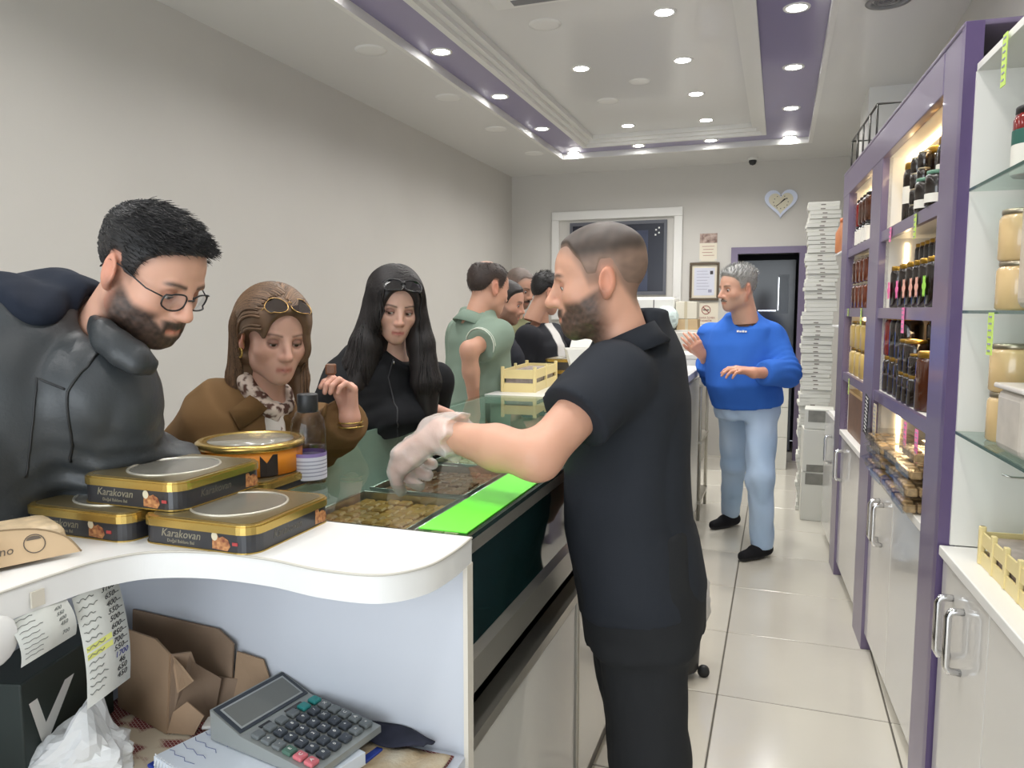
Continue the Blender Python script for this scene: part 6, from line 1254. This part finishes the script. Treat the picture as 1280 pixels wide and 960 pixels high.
sg = simple('balding man in sage green polo shirt seen from behind', hcg, 128, -14, 112, np.array(srgb(196, 150, 128)), dict(haircol=srgb(52, 42, 38), tt=.007, ts=.005, bald=.05, baldy=-.035, recede=.02, strands=500, comb=(0, .3, -.4), lift=.3, sr=.0013, scalp=srgb(150, 112, 96), scalp_amt=.3), GR, sc=1.06, tw=1.2, belly=.03, nbd=nbg, lean=.05,
    arms=[dict(sh=at(622, 420, 3.62), el=at(586, 437, 3.42), wr=at(593, 505, 3.52), hand=dict(d=V3(.1, .1, -1), n=V3(.8, .6, 0), th=1, sc=1, curl=RELAX, h=.007)), dict(sh=at(576, 415, 3.98), el=at(575, 480, 4.1), wr=at(600, 520, 4.1))][::1], top=dict(name='polo_shirt', sleeve='short', sl=.66, hem=-.12, amp=.006, fr=26, sr=(.054, .054, .05), inf=.018, trap=.07, nk=.8, nkl=.165), botc=srgb(46, 48, 56))
sg['cold'] = .175; sg['colr'] = .9; collar(sg, 'collar', .045, .055, .016, GR*1.0, front_gap=.3, tilt=.02)
e_ = np.asarray(at(622, 420, 3.62))+(np.asarray(at(586, 437, 3.42))-np.asarray(at(622, 420, 3.62)))*.63; axx = nrm(at(586, 437, 3.42)-at(622, 420, 3.62)); q1 = nrm(np.cross(axx, V3(0, 0, 1))); q2 = np.cross(axx, q1)
for k in (0, 1): tubes_part('sleeve_stripe', sg['root'], [[e_-axx*.012*k+(q1*math.cos(a)+q2*math.sin(a))*.0765 for a in np.linspace(0, 2*PI, 25)[:-1]]], .003, MM('stripe_white', srgb(206, 212, 200), .8), 6, True)
OL = np.array(srgb(112, 112, 82))
so = simple('moustached man in olive shirt behind the green polo man', at(650, 360, 5.4), 48, -20, 50, np.array(srgb(186, 144, 122)), dict(haircol=srgb(84, 74, 68), tt=.004, ts=.001, recede=.02, mustache=srgb(44, 36, 34), browcol=srgb(40, 32, 30), scalp=srgb(120, 100, 90), scalp_amt=.7, beard=dict(col=srgb(110, 88, 76), amt=.5)), OL, sc=1.14, tw=1.08, top=dict(name='shirt', nk=1.0)); collar(so, 'collar', .04, .034, .01, OL*1.05, front_gap=.4)
sl_ = simple('person in dark jacket half hidden between green and olive shirts', at(634, 378, 4.3), 75, -15, 80, np.array(srgb(196, 150, 130)), dict(haircol=srgb(36, 30, 28), tt=.012, ts=.006, beard=dict(col=srgb(70, 56, 50), amt=.6)), np.array(srgb(34, 36, 44)), sc=.98, tw=.95, top=dict(name='jacket'))
JK = np.array(srgb(40, 41, 46)); WT = np.array(srgb(214, 212, 208))
def jkcol(V, T, pel, nb):
    q = (V-pel) @ T; m = sst(.062, .05, np.abs(q[:, 0]-.0))*(q[:, 1] > .05)*(q[:, 2] < .5); return rgbmix(JK, WT, m)
hcj = at(684, 367, 4.85)
def mixn(a, b, t): return a*(1-t)+b*t
sj = simple('man with black hair in black jacket over white t-shirt', hcj, 112, -18, 62, np.array(srgb(190, 146, 124)), dict(haircol=srgb(30, 28, 28), tt=.014, ts=.006, strands=600, comb=(0, .4, .1), lift=.4, sr=.0013, scalp=srgb(70, 58, 54), scalp_amt=.4), jkcol, sc=1.02, tw=1.05, top=dict(name='jacket', inf=.022))
sp = simple('person in dark coat at the back behind the serving man', at(727, 384, 5.3), 150, -10, 140, np.array(srgb(186, 144, 122)), dict(haircol=srgb(34, 30, 28), tt=.012, ts=.008), np.array(srgb(36, 36, 42)), sc=1.0, tw=1.05, top=dict(name='coat'))
# ---------------------------------------------------------------- man in blue sweatshirt
BL = np.array(srgb(56, 108, 200)); SKB = np.array(srgb(206, 160, 138)); hcb = at(921, 361, 4.5); nbb = at(925, 397, 4.6); pelb = at(932, 500, 4.68)
hipL = at(952, 515, 4.62); knL = at(950, 598, 4.48); anL = at(952, 682, 4.55); hipR = at(917, 512, 4.78); knR = at(917, 580, 4.92); anR = at(913, 638, 5.2)
lay_b = dict(d=at(868, 424, 4.65)-at(880, 442, 4.72), n=V3(-.5, .6, .4), th=1, sc=1.05, curl=RELAX, thumb=(.6, .2), h=.0055)
bm_ = person(dict(label='grey-haired man in blue sweatshirt and light jeans stepping towards the counter', loc=pelb, h=.0055, hb=.016, ht=.011, hc=hcb, a=-72, el=-6, sc=1.07, ta=-42,
    head=dict(skin=SKB, haircol=srgb(150, 150, 148), tt=.016, ts=.005, strands=900, comb=(0, -.2, .4), lift=.6, slen=1.0, sr=.0015, scalp=srgb(176, 160, 148), scalp_amt=.6, mustache=srgb(110, 100, 92), browcol=srgb(90, 76, 66), beard=dict(col=srgb(160, 140, 126), amt=.45), nose=1.12, fat=.006, neck=1.3),
    pel=pelb, nb=nbb, tw=1.12, td=1.2, belly=.045, armr=1.1,
    arms=[dict(sh=at(888, 420, 4.78), el=at(893, 470, 4.86), wr=at(878, 443, 4.70), hand=lay_b), dict(sh=at(963, 420, 4.55), el=at(983, 466, 4.42), wr=at(942, 466, 4.28), hand=dict(d=at(918, 460, 4.26)-at(942, 466, 4.28), n=V3(0, .2, -1), th=-1, sc=1.05, curl=RELAX, thumb=(.5, .2), h=.0055))],
    legs=[(hipL, knL, anL), (hipR, knR, anR)], toe=facing(-60, 0),
    top=dict(name='sweatshirt', m=KNITM, inf=.02, hem=-.03, col=BL, amp=.007, fr=22, sr=(.06, .058, .04), sl=.72, nk=1.02, seed=23, eamp=.012), bottom=dict(name='jeans', inf=.012, col=lambda V, T, pel, nb: rgbmix(srgb(160, 186, 216), srgb(190, 210, 234), wav(V, 18, 3)*.8+.5), r=(.1, .078, .066), amp=.008, fr=30, cuff=.06), shoe=(.012, .012, .014), sole=(.05, .05, .052)))
Q = np.array([at(914, 404, 4.35)])
for _ in range(14): g = grad(bm_['ft'], Q, .004); g /= np.linalg.norm(g, axis=1, keepdims=True)+1e-9; Q = Q-g*(bm_['ft'](Q)-.004)[:, None]*.8
n_ = nrm(grad(bm_['ft'], Q, .01)[0]); up_ = nrm(V3(0, 0, 1)-n_*n_[2]); ex_ = np.cross(up_, n_); Ml = Matrix.Translation(tuple(Q[0]-np.array(bm_['root'].location))) @ basis((0, 0, 0), ex_, up_, n_)
mb = MB()
for k in range(4): mb.box((-.03+.016*k, -.006, -.001), (-.018+.016*k, .006-.003*(k % 2), .0015), M=Ml)
mb.build('chest_logo', whitem, bm_['root'])
for (sh_, o0, d) in bm_['shoes']:
    mb = MB(); sdv = np.cross(d, V3(0, 0, 1))
    for k in range(4): c = o0+d*(.02+.024*k)+V3(0, 0, .094-.011*k); mb.tube([tuple(c-sdv*.02-np.array(bm_['root'].location)), tuple(c+V3(0, 0, .005)-np.array(bm_['root'].location)), tuple(c+sdv*.02-np.array(bm_['root'].location))], .003, 5)
    mb.build('laces', MM('lace_dark', srgb(60, 60, 62), .8), None).parent = sh_
